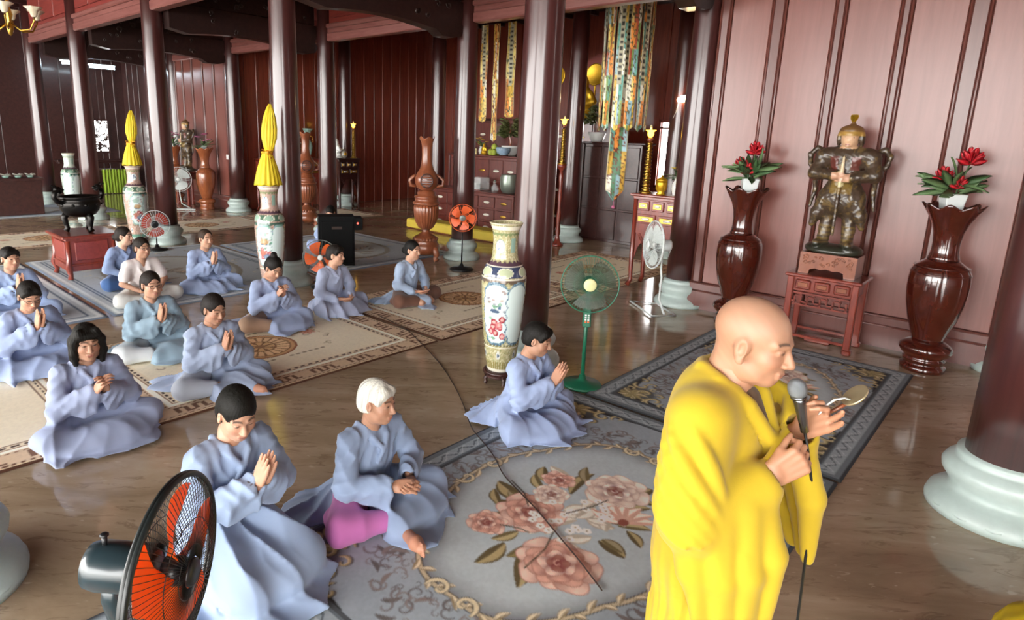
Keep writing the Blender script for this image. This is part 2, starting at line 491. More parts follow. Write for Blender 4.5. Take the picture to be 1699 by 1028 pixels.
board_wall('wall_sanctuary_right', (15.2, 3.6), (8.2, 3.6), 0, 5.4, 16, (0, 1), seed=5)
w = board_wall('wall_back', (15.2, 7.5), (15.2, 15.75), 0, 5.4, 18, (-1, 0), seed=7)
board_wall('wall_back_side', (15.2, 3.6), (15.2, 6.6), 0, 5.4, 8, (-1, 0), seed=8)
board_wall('wall_back_low', (15.2, 6.6), (15.2, 7.5), 0, 1.0, 2, (-1, 0), seed=9)
board_wall('wall_back_top', (15.2, 6.6), (15.2, 7.5), 2.62, 5.4, 2, (-1, 0), seed=10)
# far end of the nave with a carved lattice window
board_wall('wall_end', (9.0, 23.0), (7.45, 23.0), 0, 5.4, 5, (0, -1), 'dark_wood', 11)
board_wall('wall_end_side', (7.02, 23.0), (-11.0, 23.0), 0, 5.4, 22, (0, -1), 'dark_wood', 12)
board_wall('wall_end_low', (7.45, 23.0), (7.02, 23.0), 0, 1.24, 2, (0, -1), 'dark_wood', 13)
board_wall('wall_end_top', (7.45, 23.0), (7.02, 23.0), 2.26, 5.4, 2, (0, -1), 'dark_wood', 14)
board_wall('wall_nave', (8.0, 18.95), (8.0, 23.0), 0, 5.4, 9, (-1, 0), 'dark_wood', 15)
board_wall('wall_nave_right', (8.0, -6.0), (8.0, -.2), 0, 5.4, 12, (-1, 0), 'wall_wood', 16)
board_wall('wall_light_blocker', (-4.5, -6.5), (8.0, -6.5), 0, 5.4, 16, (0, 1), 'wall_wood', 17)  # unseen wall added to cut light from the right, gap left for fill
# ceiling of dark boards, stretched far behind the camera to even out the daylight
ce = structure(MB().box((2.0, 8.5, 5.45), (28.0, 31, .12)).build('ceiling', 'dark_wood'))
for i in range(34):
    y = -4+i*.8
    MB().box((2.0, y, 5.34), (27, .09, .10)).build('rafter', 'dark_wood', ce)

# windows
win = structure(MB().build if False else bpy.data.objects.new('window_1', None)); COL.objects.link(win)
fr = MB()
for z in (1.0, 2.62): fr.box((15.2, 7.05, z), (.12, .98, .07), bev=.008)
for y in (6.58, 7.52): fr.box((15.2, y, 1.81), (.12, .07, 1.7), bev=.008)
fr.box((15.16, 7.05, 2.45), (.05, .9, .04))
fr.build('window_frame', 'board_wood', win)
win2 = structure(bpy.data.objects.new('window_2', None)); COL.objects.link(win2)
fr = MB()
for z in (1.24, 2.26): fr.box((7.235, 22.97, z), (.5, .1, .06), bev=.008)
for x in (7.02, 7.45): fr.box((x, 22.97, 1.75), (.06, .1, 1.0), bev=.008)
fr.build('window_frame', 'dark_wood', win2)
rnd = random.Random(4); lat = MB()
for i in range(22):                       # carved blossom lattice: crooked twigs and petals
    x0 = 7.05+rnd.random()*.38; z0 = 1.28+rnd.random()*.94; a = rnd.uniform(0, PI)
    L = rnd.uniform(.08, .17)
    lat.tube([(x0-L*math.cos(a), 22.97, z0-L*math.sin(a)), (x0+.02, 22.96, z0), (x0+L*math.cos(a+.5), 22.97, z0+L*math.sin(a+.5))], .018, 5)
for i in range(16):
    x0 = 7.06+rnd.random()*.36; z0 = 1.3+rnd.random()*.9
    for k in range(5):
        lat.ball((x0+.035*math.cos(k*1.257), 22.965, z0+.035*math.sin(k*1.257)), (.026, .015, .026), 6, 4)
lat.build('lattice', 'dark_wood', win2)

# ================================================================ columns
def plinth_prof(s=1.0):
    p = [(.345, 0), (.35, .03), (.335, .075), (.30, .105), (.262, .125), (.245, .15), (.262, .18), (.292, .225), (.298, .26), (.28, .295), (.25, .315), (.238, .325), (.242, .345), (.238, .362)]
    return [(r*s, z*s) for r, z in p]
pm = MB().lathe(plinth_prof(), 40); pm_mesh = pm.mesh('plinth')
lm = MB()
for i in range(14):                       # lotus petals carved round the foot
    a = 2*PI*i/14; R = rotm(0, .9, a)
    lm.ball((.318*math.cos(a), .318*math.sin(a), .068), (.012, .062, .045), 8, 5, rotm(0, -.75, a))
lm_mesh = lm.mesh('petal_ring')
sh_mesh = MB().lathe([(.205, .355), (.204, 1.2), (.195, 2.6), (.182, 3.8), (.172, 5.0)], 40).mesh('shaft')
for me, mt in ((pm_mesh, 'plinth_stone'), (lm_mesh, 'plinth_stone'), (sh_mesh, 'lacquer')): me.materials.append(MATS[mt])
def column(x, y, label, s=1.0, sr=None):
    c = thing('column', label, 'column', (x, y, 0), 0, 'lacquered columns of the hall')
    sh = link('shaft', sh_mesh, None, c)
    k = (sr or s); sh.scale = (k, k, 1)
    p = link('plinth', pm_mesh, None, c); p.scale = (s, s, s)
    q = link('petal_ring', lm_mesh, None, p)
    return c
for x, y, s, lb in [
    (4.75, 3.53, .93, 'thick dark red column right behind the tall cream porcelain vase'),
    (4.75, 7.79, .93, 'dark red column beside the porcelain vase holding a yellow wrapped bouquet, pink bodied, nearer one'),
    (4.75, 12.0, .93, 'dark red column beside the small red bladed fan and farther wrapped vase'),
    (4.75, 16.1, .93, 'dark red column behind the bronze incense burner'),
    (4.75, 19.65, .93, 'slim dark red column farthest down the front row, on pale plinth'),
    (4.75, -.07, 1.05, 'column with a large carved pale plinth at the right edge of the photo'),
    (8.05, .02, .93, 'column at the right end of the pink panelled statue wall, mostly hidden'),
    (8.05, 3.48, .93, 'dark red column at the left end of the statue wall, behind the white fan'),
    (8.05, 7.53, .93, 'dark red column beside the round orange fan and yellow step'),
    (8.05, 11.57, .93, 'dark red column behind the black loudspeaker'),
    (8.05, 15.6, .93, 'dark red column between the far pink wall and the red altar'),
    (8.05, 19.06, .93, 'thin looking column at the left end of the far pink statue wall'),
    (11.25, 7.44, .93, 'dark column with pale green plinth between brass candlestick and hanging banners'),
    (11.25, 11.45, .93, 'column rising behind the carved wooden urn near the orange fan'),
    (11.25, 15.26, .93, 'dark column behind the side altar console with vases'),
    (11.25, 5.2, .93, 'dark post beside the hanging banners, left of the warm lamp'),
    (.20, 3.5, 1.08, 'column plinth of grey carved stone cut off at the left edge'),
]: column(x, y, lb, s)

# ================================================================ beams
def beam_y(X, y0, y1, z0, name_label):
    t = thing('tie_beam', name_label, 'beam', (X, (y0+y1)/2, z0))
    L = y1-y0-.36
    MB().box((0, 0, .08), (.20, L, .16), bev=.02).build('lower_moulding', 'beam_wood', t)
    MB().box((0, 0, .20), (.15, L, .10), bev=.01).build('middle_moulding', 'beam_wood', t)
    MB().box((0, 0, .29), (.24, L, .09), bev=.02).build('upper_moulding', 'beam_wood', t)
    mb = MB().box((0, 0, .75), (.05, L, .86))
    mb.build('frieze_board', 'panel_red', t)
    n = max(2, int(L/.9)); w = L/n
    for i in range(n):
        MB().box((-.03, -L/2+(i+.5)*w, .72), (.025, w-.10, .55), bev=.02).build('panel', 'panel_red', t)
for X, z0, ys in ((4.75, 4.06, (-.07, 3.53, 7.79, 12.0, 16.1, 19.65)), (8.05, 3.92, (.02, 3.48, 7.53, 11.57, 15.6, 19.06))):
    near = 'front row of columns' if X < 5 else 'second row of columns'
    nm = ['over the right end bay', 'over the bay before the side console', 'over the bay before the central altar', 'over the bay left of the altar', 'over the far left bay']
    for i in range(5): beam_y(X, ys[i], ys[i+1], z0, 'moulded red beam on the %s, %s' % (near, nm[i]))
def carved_beam(Y, lb, x0=4.9, x1=7.88):
    t = thing('carved_beam', lb, 'beam', (0, Y, 0), 0, 'dark carved cross beams')
    # side outline: arched underside, curled nose near the inner column
    pts = [(x0, 4.22), (x0, 3.80), (x0+.35, 3.74)]
    pts += [(x0+.35+(x1-x0-.95)*k/8, 3.74+.07*math.sin(PI*k/8)) for k in range(1, 9)]
    pts += [(x1-.45, 3.66), (x1-.2, 3.66), (x1-.03, 3.70), (x1+.03, 3.80), (x1-.03, 3.90), (x1, 4.02), (x1, 4.22)]
    R = np.array([[1, 0, 0], [0, 0, -1], [0, 1, 0.]])
    MB().prism(pts, .22, R, (0, .11, 0)).build('body', 'carved_dark', t)
    MB().box(((x0+x1)/2, 0, 4.55), (x1-x0, .14, .66), bev=.02).build('upper_body', 'carved_dark', t)
    rnd = random.Random(int(Y*10)); cv = MB()
    for s in (-1, 1):
        for i in range(34):
            x = x0+.15+rnd.random()*(x1-x0-.3); z = 3.85+rnd.random()*.95; r = rnd.uniform(.035, .075); a0 = rnd.uniform(0, 6); dr = rnd.choice((-1, 1))
            yy = s*(.115 if z < 4.2 else .08)
            cv.tube([(x+r*(1-k*.11)*math.cos(a0+dr*k*.85), yy, z+r*(1-k*.11)*math.sin(a0+dr*k*.85)) for k in range(8)], .013, 5)
    cv.build('carving', 'carved_dark', t)
carved_beam(3.48, 'dark carved beam end at the top, above the column left of the statue wall')
carved_beam(7.6, 'dark carved beam running to the column beside the orange fan')
carved_beam(11.75, 'dark carved beam running to the column behind the loudspeaker')
carved_beam(15.7, 'dark carved beam ending left of the far pink wall')
carved_beam(19.2, 'farthest dark carved beam at the left end of the hall')

# ================================================================ woven rugs: pile sheets whose print is computed point by point
class Canvas:
    def __init__(s, w, h, step, base):
        s.w, s.h = w, h; s.nx, s.ny = int(round(w/step))+1, int(round(h/step))+1
        s.x = np.linspace(-w/2, w/2, s.nx); s.y = np.linspace(-h/2, h/2, s.ny)
        s.px = w/(s.nx-1)
        s.C = np.empty((s.nx, s.ny, 3), np.float32); s.C[:] = lin(base)
        s.X, s.Y = np.meshgrid(s.x, s.y, indexing='ij')
    def win(s, x0, x1, y0, y1):
        a, b = np.searchsorted(s.x, [x0, x1]); c, d = np.searchsorted(s.y, [y0, y1])
        return (slice(max(a-1, 0), b+1), slice(max(c-1, 0), d+1))
    def put(s, sl, m, col):
        m = np.clip(m, 0, 1)[..., None]; c = lin(col) if isinstance(col, str) else np.asarray(col, np.float32)
        s.C[sl] = s.C[sl]*(1-m)+c*m
    def rect(s, x0, x1, y0, y1, col, a=1.0):
        sl = s.win(x0, x1, y0, y1); X, Y = s.X[sl], s.Y[sl]
        s.put(sl, a*((X >= x0) & (X <= x1) & (Y >= y0) & (Y <= y1)), col)
    def frame(s, inset, wd, col, a=1.0):
        d = np.minimum(s.w/2-np.abs(s.X), s.h/2-np.abs(s.Y)); s.put((slice(None), slice(None)), a*((d >= inset) & (d <= inset+wd)), col)
    def ell(s, cx, cy, rx, ry, ang, col, a=1.0, soft=None):
        R = max(rx, ry)+2*s.px; sl = s.win(cx-R, cx+R, cy-R, cy+R); X, Y = s.X[sl]-cx, s.Y[sl]-cy
        c, sn = math.cos(ang), math.sin(ang); u, v = (X*c+Y*sn)/rx, (-X*sn+Y*c)/ry
        d = (1-np.sqrt(u*u+v*v))*min(rx, ry); s.put(sl, a*np.clip(d/(soft or s.px)+.5, 0, 1), col)
    def stroke(s, pts, wd, col, a=1.0):
        pts = np.asarray(pts, float); n = len(pts); ww = np.full(n, wd) if np.isscalar(wd) else np.asarray(wd)
        R = ww.max()+2*s.px; sl = s.win(pts[:, 0].min()-R, pts[:, 0].max()+R, pts[:, 1].min()-R, pts[:, 1].max()+R)
        X, Y = s.X[sl], s.Y[sl]; best = np.full(X.shape, -9.0)
        for i in range(n-1):
            p, q = pts[i], pts[i+1]; d = q-p; L = max(d@d, 1e-12)
            t = np.clip(((X-p[0])*d[0]+(Y-p[1])*d[1])/L, 0, 1)
            D = np.hypot(X-p[0]-t*d[0], Y-p[1]-t*d[1]); best = np.maximum(best, (ww[i]+(ww[i+1]-ww[i])*t)/2-D)
        s.put(sl, a*np.clip(best/s.px+.5, 0, 1), col)
    def curl(s, x, y, r, a0, turn, wd, col, hand=1, a=1.0, n=22):
        """a tapering C-scroll that winds inward"""
        t = np.linspace(0, 1, n); rr = r*(1-.82*t); th = a0+hand*turn*t
        s.stroke(np.stack([x+rr*np.cos(th), y+rr*np.sin(th)], 1), wd*(1-.55*t)*np.minimum(1, .4+t*4), col, a)
    def leaf(s, x, y, x2, y2, wd, col, col2=None):
        t = np.linspace(0, 1, 9); b = .12*math.hypot(x2-x, y2-y); nx, ny = -(y2-y), x2-x; L = math.hypot(nx, ny)
        px = x+(x2-x)*t+nx/L*b*np.sin(PI*t); py = y+(y2-y)*t+ny/L*b*np.sin(PI*t)
        s.stroke(np.stack([px, py], 1), wd*np.sin(PI*np.clip(t*.9+.08, 0, 1)), col)
        if col2: s.stroke(np.stack([px+nx/L*wd*.12, py+ny/L*wd*.12], 1), wd*.45*np.sin(PI*np.clip(t*.9+.08, 0, 1)), col2)
    def petal(s, ox, oy, a, dist, rx, ry, dark, light, edge):
        """one shaded petal of a bloom centred at ox,oy: darker towards the heart, pale at the rim"""
        cx, cy = ox+dist*math.cos(a), oy+dist*math.sin(a); R = max(rx, ry)+3*s.px
        sl = s.win(cx-R, cx+R, cy-R, cy+R); X, Y = s.X[sl]-cx, s.Y[sl]-cy
        c, sn = math.cos(a), math.sin(a); u, v = (X*c+Y*sn)/rx, (-X*sn+Y*c)/ry
        q = np.sqrt(u*u+v*v)+.10*np.cos(np.arctan2(v, u)*3+a*5); m = np.clip((1-q)*min(rx, ry)/s.px+.5, 0, 1)
        t = np.clip(.5+.5*u+.18*np.cos(v*4), 0, 1)[..., None]; col = lin(dark)*(1-t)+lin(light)*t
        e = np.clip((q-.86)/.14, 0, 1)[..., None]; col = col*(1-e)+lin(edge)*e
        s.C[sl] = s.C[sl]*(1-m[..., None])+col*m[..., None]
    def rose(s, x, y, r, ang, cols, seed=0):
        rnd = random.Random(seed)
        for (n_, d, rx, ry, dk, lt) in ((8, .66, .40, .40, 0, 2), (7, .50, .36, .36, 0, 1), (6, .36, .31, .30, 3, 1), (5, .24, .25, .24, 3, 2), (4, .14, .17, .17, 3, 0)):
            o = rnd.uniform(0, 6)
            for k in range(n_):
                a = ang+o+2*PI*k/n_+rnd.uniform(-.12, .12); f = rnd.uniform(.9, 1.1)
                s.petal(x, y, a, r*d*f, r*rx*f, r*ry*f, cols[dk], cols[lt], cols[4] if n_ > 4 else cols[3])
        s.ell(x, y, r*.10, r*.09, ang, cols[3], 1, r*.06)
        s.curl(x, y, r*.13, ang, 5, r*.05, cols[1], 1, .8)
    def build(s, name, x, y, label, cat='rug', group=None, th=.012, rz=0.0):
        seed = int(x*31+y*17) % 97
        s.C *= 1.5*(.90+.2*fbm(s.X*60, s.Y*60, seed, 2)+.06*fbm(s.X*3, s.Y*3, seed+5, 2)-.03)[..., None].astype(np.float32)
        rnd = vnoise(s.X*4+seed, s.Y*4, 3)
        Z = th+.002*rnd
        d = np.minimum(s.w/2-np.abs(s.X), s.h/2-np.abs(s.Y)); Z = np.where(d < s.px*.5, .001, Z)
        v = np.stack([s.X.ravel(), s.Y.ravel(), Z.ravel()], 1)
        i = np.arange(s.nx*s.ny).reshape(s.nx, s.ny); q = np.stack([i[:-1, :-1], i[1:, :-1], i[1:, 1:], i[:-1, 1:]], -1).reshape(-1, 4)
        nb = s.nx*s.ny                      # underside so that the sheet has thickness
        vb = np.array([(-s.w/2, -s.h/2, .001), (-s.w/2, s.h/2, .001), (s.w/2, s.h/2, .001), (s.w/2, -s.h/2, .001)])
        v = np.concatenate([v, vb]); q = np.concatenate([q, [[nb, nb+1, nb+2, nb+3]]])
        col = np.concatenate([s.C.reshape(-1, 3), np.full((4, 3), .1)])
        o = link(name, mesh_np(name, v, q, col), 'rug_pile', None, (x, y, 0.001), (0, 0, rz))
        return tag(o, label, cat, group)
attr_mat('rug_pile', rough=.95, bmp=.08, bscale=500)

def grey_rug(x, y, w, h, step, label, bouquet=True, full=True):
    c = Canvas(w, h, step, '#8d959c')
    fs = fbm(c.X*9, c.Y*9, 4, 3)
    c.put((slice(None), slice(None)), .35*fs, '#a3abb0')
    hw, hh = w/2, h/2
    # corner ornaments in ochre over near-black
    mw, mh = .47*w*.645, .47*h*.66
    for sx in (-1, 1):
        for sy in (-1, 1):
            cx, cy = sx*(hw-.20), sy*(hh-.20)
            c.stroke([(cx, cy), (cx-sx*.62, cy+sy*.02)], np.array([.16, .03]), '#2b2a2b')
            c.stroke([(cx, cy), (cx+sx*.02, cy-sy*.55)], np.array([.16, .03]), '#2b2a2b')
            c.ell(cx-sx*.10, cy-sy*.10, .20, .17, .8*sx*sy, '#3a3733', .8, .06)
            oc = ['#a39468', '#c4b78f', '#8d8059']
            for k in range(9):
                a = k*.7; L = .11+.03*(k % 3)
                bx, by = cx-sx*.09, cy-sy*.09
                c.leaf(bx, by, bx+L*math.cos(a), by+L*math.sin(a), .055, oc[2], oc[k % 2])
            for (dx, dy, r, a0, hd) in ((.20, .03, .075, 0, 1), (.32, .07, .08, 2, -1), (.44, .02, .07, 1, 1), (.54, .06, .05, 3, -1), (.03, .20, .075, 1.5, -1), (.07, .31, .08, .4, 1), (.02, .42, .06, 2.5, -1), (.18, .17, .07, 1, 1), (.28, .20, .05, 4, -1), (.19, .29, .05, 2, 1), (.38, .14, .05, 1, 1)):
                px, py = cx-sx*dx, cy-sy*dy; hnd = hd*sx*sy; aa = a0 if sx > 0 else PI-a0
                c.curl(px+.008, py-.008, r, aa, 5.2, r*.55, '#4a4338', hnd, .8); c.curl(px, py, r, aa, 5.2, r*.42, oc[0], hnd); c.curl(px, py, r*.95, aa+.1, 4.6, r*.2, oc[1], hnd)
    # faint brown foliage round the medallion
    rnd = random.Random(7); mcol = ['#6b625f', '#7b6f6a', '#5d5755']
    for k in range(330):
        a = rnd.uniform(0, 2*PI); q = rnd.uniform(1.05, 1.34)
        px, py = mw*q*math.cos(a), mh*q*math.sin(a)*1.02
        if abs(px) > hw-.25 or abs(py) > hh-.16: continue
        rr = rnd.uniform(.025, .06); c.curl(px, py, rr, rnd.uniform(0, 6), 5, rr*.32, rnd.choice(mcol), rnd.choice((-1, 1)), .85)
        if k % 3 == 0:
            b = rnd.uniform(0, 6); c.leaf(px, py, px+.1*math.cos(b), py+.1*math.sin(b), .03, rnd.choice(mcol))
    # medallion: lobed cartouche, pale field with smoky rim
    def lobe(a, q=1.0):
        r = 1+.035*np.cos(4*a)+.045*np.abs(np.sin(3*a))-.03
        return mw*q*r*np.sign(np.cos(a))*np.abs(np.cos(a))**.86, mh*q*r*np.sign(np.sin(a))*np.abs(np.sin(a))**.86
    A = np.arctan2(c.Y/mh, c.X/mw); lx, ly = lobe(A); R = np.hypot(c.X, c.Y)/np.hypot(lx, ly)
    c.put((slice(None), slice(None)), np.clip((1-R)*60, 0, 1), '#aab2b4'); c.put((slice(None), slice(None)), (R < 1)*.5*fs, '#b9c0c1')
    c.put((slice(None), slice(None)), np.clip((R-.80)/.20, 0, 1)**1.6*(R < 1)*.85, '#55535a')
    t = np.linspace(0, 2*PI, 240); ex, ey = lobe(t)
    c.stroke(np.stack([ex, ey], 1), .035, '#3c352f'); c.stroke(np.stack([ex, ey], 1), .022, '#b8a88a')
    for k in range(60):                     # acanthus along the cartouche
        a = 2*PI*k/60; x0, y0 = lobe(np.array([a]), 1.0); d = a+.6*(-1)**k
        x1, y1 = lobe(np.array([a+.075]), .935 if k % 2 else 1.05)
        c.leaf(x0[0], y0[0], x1[0], y1[0], .038, '#8d7a5c', '#d3c6aa')
    for a, hd in ((0, 1), (0, -1), (PI, 1), (PI, -1), (PI/2, 1), (PI/2, -1), (-PI/2, 1), (-PI/2, -1)):
        x0, y0 = lobe(np.array([a+hd*.09]), 1.0)
        c.curl(x0[0], y0[0], .07, a+hd*1.2, 5.5, .04, '#463d33', hd); c.curl(x0[0], y0[0], .07, a+hd*1.2, 5.5, .027, '#cdbf9f', hd)
    if bouquet:
        P = ['#9a6456', '#cf9f8c', '#e2c3b2', '#7c3a36', '#a8705f']
        W_ = ['#b0907e', '#dccabb', '#e9ddd0', '#7c3a34', '#b99a88']
        for (a, b_, a2, b2, wd) in ((-.50, -.04, -.69, -.18, .10), (-.48, .08, -.70, .09, .10), (-.06, .26, -.01, .50, .13), (.20, .30, .34, .40, .09), (-.13, .25, -.2, .39, .09), (-.09, -.28, -.12, -.44, .10), (.48, -.21, .60, -.24, .09), (.1, -.34, .02, -.46, .07), (-.2, .34, -.1, .46, .07), (.30, -.05, .46, -.36, .10), (.05, -.1, .2, -.42, .11), (.2, .1, .5, .12, .09)):
            c.leaf(a, b_, a2, b2, wd, '#5b4d30', '#a8956a')
        for k in range(14):                 # leaves tucked round the bouquet
            r1 = random.Random(k+300); a = k*.45; px, py = .02+.40*math.cos(a), -.02+.27*math.sin(a)
            c.leaf(px, py, px+.17*math.cos(a+r1.uniform(-.5, .5)), py+.15*math.sin(a+r1.uniform(-.5, .5)), .075, '#6a5c3a', r1.choice(['#b3a274', '#97896a', '#8a7a4a']))
        for k in range(26):                 # pale petals between the blooms
            r1 = random.Random(k+40); a = r1.uniform(0, 6.28); px, py = .08+.32*r1.uniform(-1, 1), -.03+.28*r1.uniform(-1, 1)
            c.leaf(px, py, px+.16*math.cos(a), py+.16*math.sin(a), .085, '#b5aa97', '#ddd6c9')
        for k in range(7):
            a = -.9+k*.42; c.leaf(.16, -.28, .16+.2*math.cos(a), -.28+.2*math.sin(a), .08, '#c9a08c', '#ecdccd')
        c.ell(.16, -.28, .035, .03, 0, '#8a4b3c')
        c.rose(-.40, -.22, .21, .4, P, 1); c.rose(-.14, .15, .19, 1.0, P, 2); c.rose(-.40, .27, .11, .2, P, 3)
        c.rose(.42, -.08, .19, 2.0, W_, 4); c.rose(.27, .24, .10, 1.2, P, 5); c.rose(.10, .18, .11, .4, W_, 6)
        for k in range(26):                 # small white blossoms
            r1 = random.Random(k+90); px, py = -.25+.3*r1.random(), -.18+.35*r1.random()
            if k > 14: px, py = -.1+.35*r1.random(), -.2+.2*r1.random()
            for j in range(5): c.ell(px+.016*math.cos(j*1.26), py+.016*math.sin(j*1.26), .012, .012, 0, '#e3dfd8', .95)
            c.ell(px, py, .006, .006, 0, '#8c7a4a')
        for (a, b_, a2, b2) in ((-.55, -.12, -.2, -.05), (-.3, .05, -.36, .2), (.3, -.1, .0, .0), (.05, .45, -.1, .2)):
            c.stroke([(a, b_), ((a+a2)/2+.02, (b_+b2)/2-.02), (a2, b2)], .009, '#3f3a28')
    # border: dark edge, grey band with a waved line, black line
    c.frame(0, .022, '#34373a'); c.frame(.022, .035, '#686f74'); c.frame(.057, .095, '#8f979c'); c.frame(.152, .01, '#5d656b'); c.frame(.162, .03, '#44484b')
    d = np.minimum(hw-np.abs(c.X), hh-np.abs(c.Y)); along = np.where(hw-np.abs(c.X) < hh-np.abs(c.Y), c.Y, c.X)
    wv = np.abs(d-.105-.022*np.sin(along*2*PI/.16)) < .008; c.put((slice(None), slice(None)), wv*((d > .06) & (d < .15))*.8, '#4f565c')
    sc_ = np.abs(d-.105+.03*np.cos(along*2*PI/.16)) < .006; c.put((slice(None), slice(None)), sc_*((d > .06) & (d < .15))*.6, '#b6bcbd')
    return c.build('floral_rug', x, y, label, 'rug', 'grey floral rugs in the foreground')
grey_rug(2.84, 1.76, 3.14, 2.10, .008, 'grey rug with rose bouquet medallion, in front of the standing person')
grey_rug(5.82, 1.68, 2.76, 1.96, .012, 'grey rug with scroll border before the statue wall', True)
grey_rug(-.36, 1.76, 3.14, 2.10, .02, 'corner of a grey rug under the black fan at the bottom edge')

def cream_rug(x, y, w, h, step, label, wheel=True, name='prayer_rug'):
    c = Canvas(w, h, step, '#d6cbb4'); hw, hh = w/2, h/2
    al = (slice(None), slice(None))
    d = np.minimum(hw-np.abs(c.X), hh-np.abs(c.Y)); onx = (hw-np.abs(c.X)) > (hh-np.abs(c.Y)); along = np.where(onx, c.X, c.Y)
    c.put(al, (d < .30)*1.0, '#bba388')
    def dash(lo, hi, per, duty, col, a=1): c.put(al, ((d > lo) & (d < hi) & (((along/per) % 1) < duty))*a, col)
    c.put(al, (d < .018)*1.0, '#4a2c1c'); c.put(al, ((d > .018) & (d < .03))*1.0, '#cdb592')
    dash(.038, .055, .05, .55, '#5a3624'); dash(.215, .228, .05, .5, '#6d4630')
    # key-fret groups
    u = (along/.034) % 12; g = ((along/.034) // 12) % 2
    band = (d > .075) & (d < .195); dd = (d-.075)/.12
    bars = (((u < 8) & ((np.floor(u) % 2 == 0))) & (dd > .1) & (dd < .9)) | ((u < 8) & (np.floor(u/2) % 2 == 0) & (dd > .78)) | ((u < 8) & (np.floor(u/2) % 2 == 1) & (dd < .22))
    c.put(al, band*0.55, '#c6ac8e'); c.put(al, (bars & band)*.9, '#5a3524')
    c.put(al, ((d > .24) & (d < .285))*1.0, '#e4dccb'); c.put(al, ((d > .235) & (d < .24))*1.0, '#7b5a41'); c.put(al, ((d > .285) & (d < .29))*1.0, '#7b5a41')
    c.put(al, (d > .29)*(d < .345)*1.0, '#cfc0a6'); dash(.305, .325, .075, .6, '#3f2a1f'); c.put(al, ((d > .345) & (d < .352))*1.0, '#6b4a34')
    if wheel:
        r = np.hypot(c.X, c.Y); th = np.arctan2(c.Y, c.X)
        c.put(al, (r < .36)*1.0, '#8a5a3c'); c.put(al, ((r < .335) & (r > .30))*1.0, '#b98d62'); c.put(al, (r < .30)*1.0, '#8a6442')
        c.put(al, ((r < .285) & (r > .16) & (np.abs(((th/(2*PI)*20) % 1)-.5) < .36))*1.0, '#cfae84')
        c.put(al, (r < .15)*1.0, '#7b5537'); c.put(al, ((r < .14) & (np.abs(((th/(2*PI)*8) % 1)-.5) < .35))*1.0, '#c09a6c'); c.put(al, (r < .05)*1.0, '#8a6444')
        for s in (-1, 1):
            for k in range(7):
                a = k*.9; c.leaf(s*.62, .12, s*.62+.09*math.cos(a), .12+.09*math.sin(a), .05, '#b0705a', '#d6a48c')
            for k in range(12):
                rr = random.Random(k+(3 if s > 0 else 50)); px, py = s*(.45+.5*rr.random()), -.45+.9*rr.random()
                c.curl(px, py, .05, rr.uniform(0, 6), 4, .018, rr.choice(['#8f8050', '#a9855e', '#7a5a3c']), rr.choice((-1, 1)), .8)
            for k in range(6):
                px = s*(.1+.07*k); c.ell(px, -.42, .025, .018, 0, '#7d6a48', .8); c.ell(px, .42, .025, .018, 0, '#7d6a48', .8)
    return c.build(name, x, y, label, 'rug', 'cream bordered rugs in the hall')
cream_rug(.03, 5.55, 2.94, 2.1, .013, 'cream bordered rug at the left edge under the bob haired woman')
cream_rug(3.02, 5.55, 2.94, 2.1, .0115, 'cream rug with brown wheel emblem in the middle of the seated people')
cream_rug(6.0, 5.52, 2.94, 2.06, .015, 'cream rug with wheel under the woman sitting right of the loudspeaker')
cream_rug(8.98, 5.5, 2.94, 2.02, .02, 'cream rug behind the green fan by the side console')
for i, (x, nm) in enumerate(((.2, 'at the left edge'), (3.2, 'under the bronze burner'), (6.2, 'below the far vases'), (9.2, 'by the dark sanctuary wall'))):
    cream_rug(x, 13.75, 2.94, 1.9, .03, 'far cream bordered rug '+nm, True, 'prayer_rug')

def pale_rug(x, y, w, h, step, label, base='#a9b0b5'):
    c = Canvas(w, h, step, base); al = (slice(None), slice(None))
    d = np.minimum(w/2-np.abs(c.X), h/2-np.abs(c.Y))
    c.put(al, (d < .03)*1.0, '#6a7686'); c.put(al, ((d > .05) & (d < .09))*1.0, '#c9ced0'); c.put(al, ((d > .16) & (d < .185))*1.0, '#4b5a6d'); c.put(al, ((d > .2) & (d < .22))*1.0, '#4b5a6d')
    rnd = random.Random(int(x*10+y))
    for k in range(90):
        px, py = rnd.uniform(-w/2+.3, w/2-.3), rnd.uniform(-h/2+.3, h/2-.3)
        e = max(abs(px)/(w/2), abs(py)/(h/2))
        if e < .55: continue
        r = rnd.uniform(.05, .1); c.curl(px, py, r, rnd.uniform(0, 6), 4.6, r*.4, rnd.choice(['#d5cdb8', '#8f8a7c', '#6c7078', '#c4bca6']), rnd.choice((-1, 1)), .8)
    r = np.hypot(c.X/(w*.30), c.Y/(h*.30)); c.put(al, (np.abs(r-1) < .05)*.9, '#8a8474'); c.put(al, np.clip((1-r)*8, 0, 1)*.8, '#b9bbb4')
    for k in range(26):
        a = rnd.uniform(0, 6.3); q = rnd.random()*.7; px, py = w*.3*q*math.cos(a), h*.3*q*math.sin(a); b = rnd.uniform(0, 6)
        c.leaf(px, py, px+.2*math.cos(b), py+.2*math.sin(b), .09, rnd.choice(['#8d7d68', '#77756c', '#9c8f80']), rnd.choice(['#c9bda8', '#a9a598']))
    return c.build('pale_rug', x, y, label, 'rug', 'pale grey rugs in the middle of the hall')
pale_rug(.82, 9.55, 2.96, 3.9, .028, 'pale grey rug with blue lines at the left, beside the red pedestal')
pale_rug(3.82, 9.55, 2.94, 3.9, .022, 'pale grey rug below the red pedestal and the praying woman beyond')
pale_rug(6.82, 9.55, 2.94, 3.3, .024, 'pale grey patterned rug beside the black loudspeaker')
pale_rug(3.2, 18.3, 5.0, 2.4, .05, 'bluish grey rug farthest back at the left', '#9aa6b2')

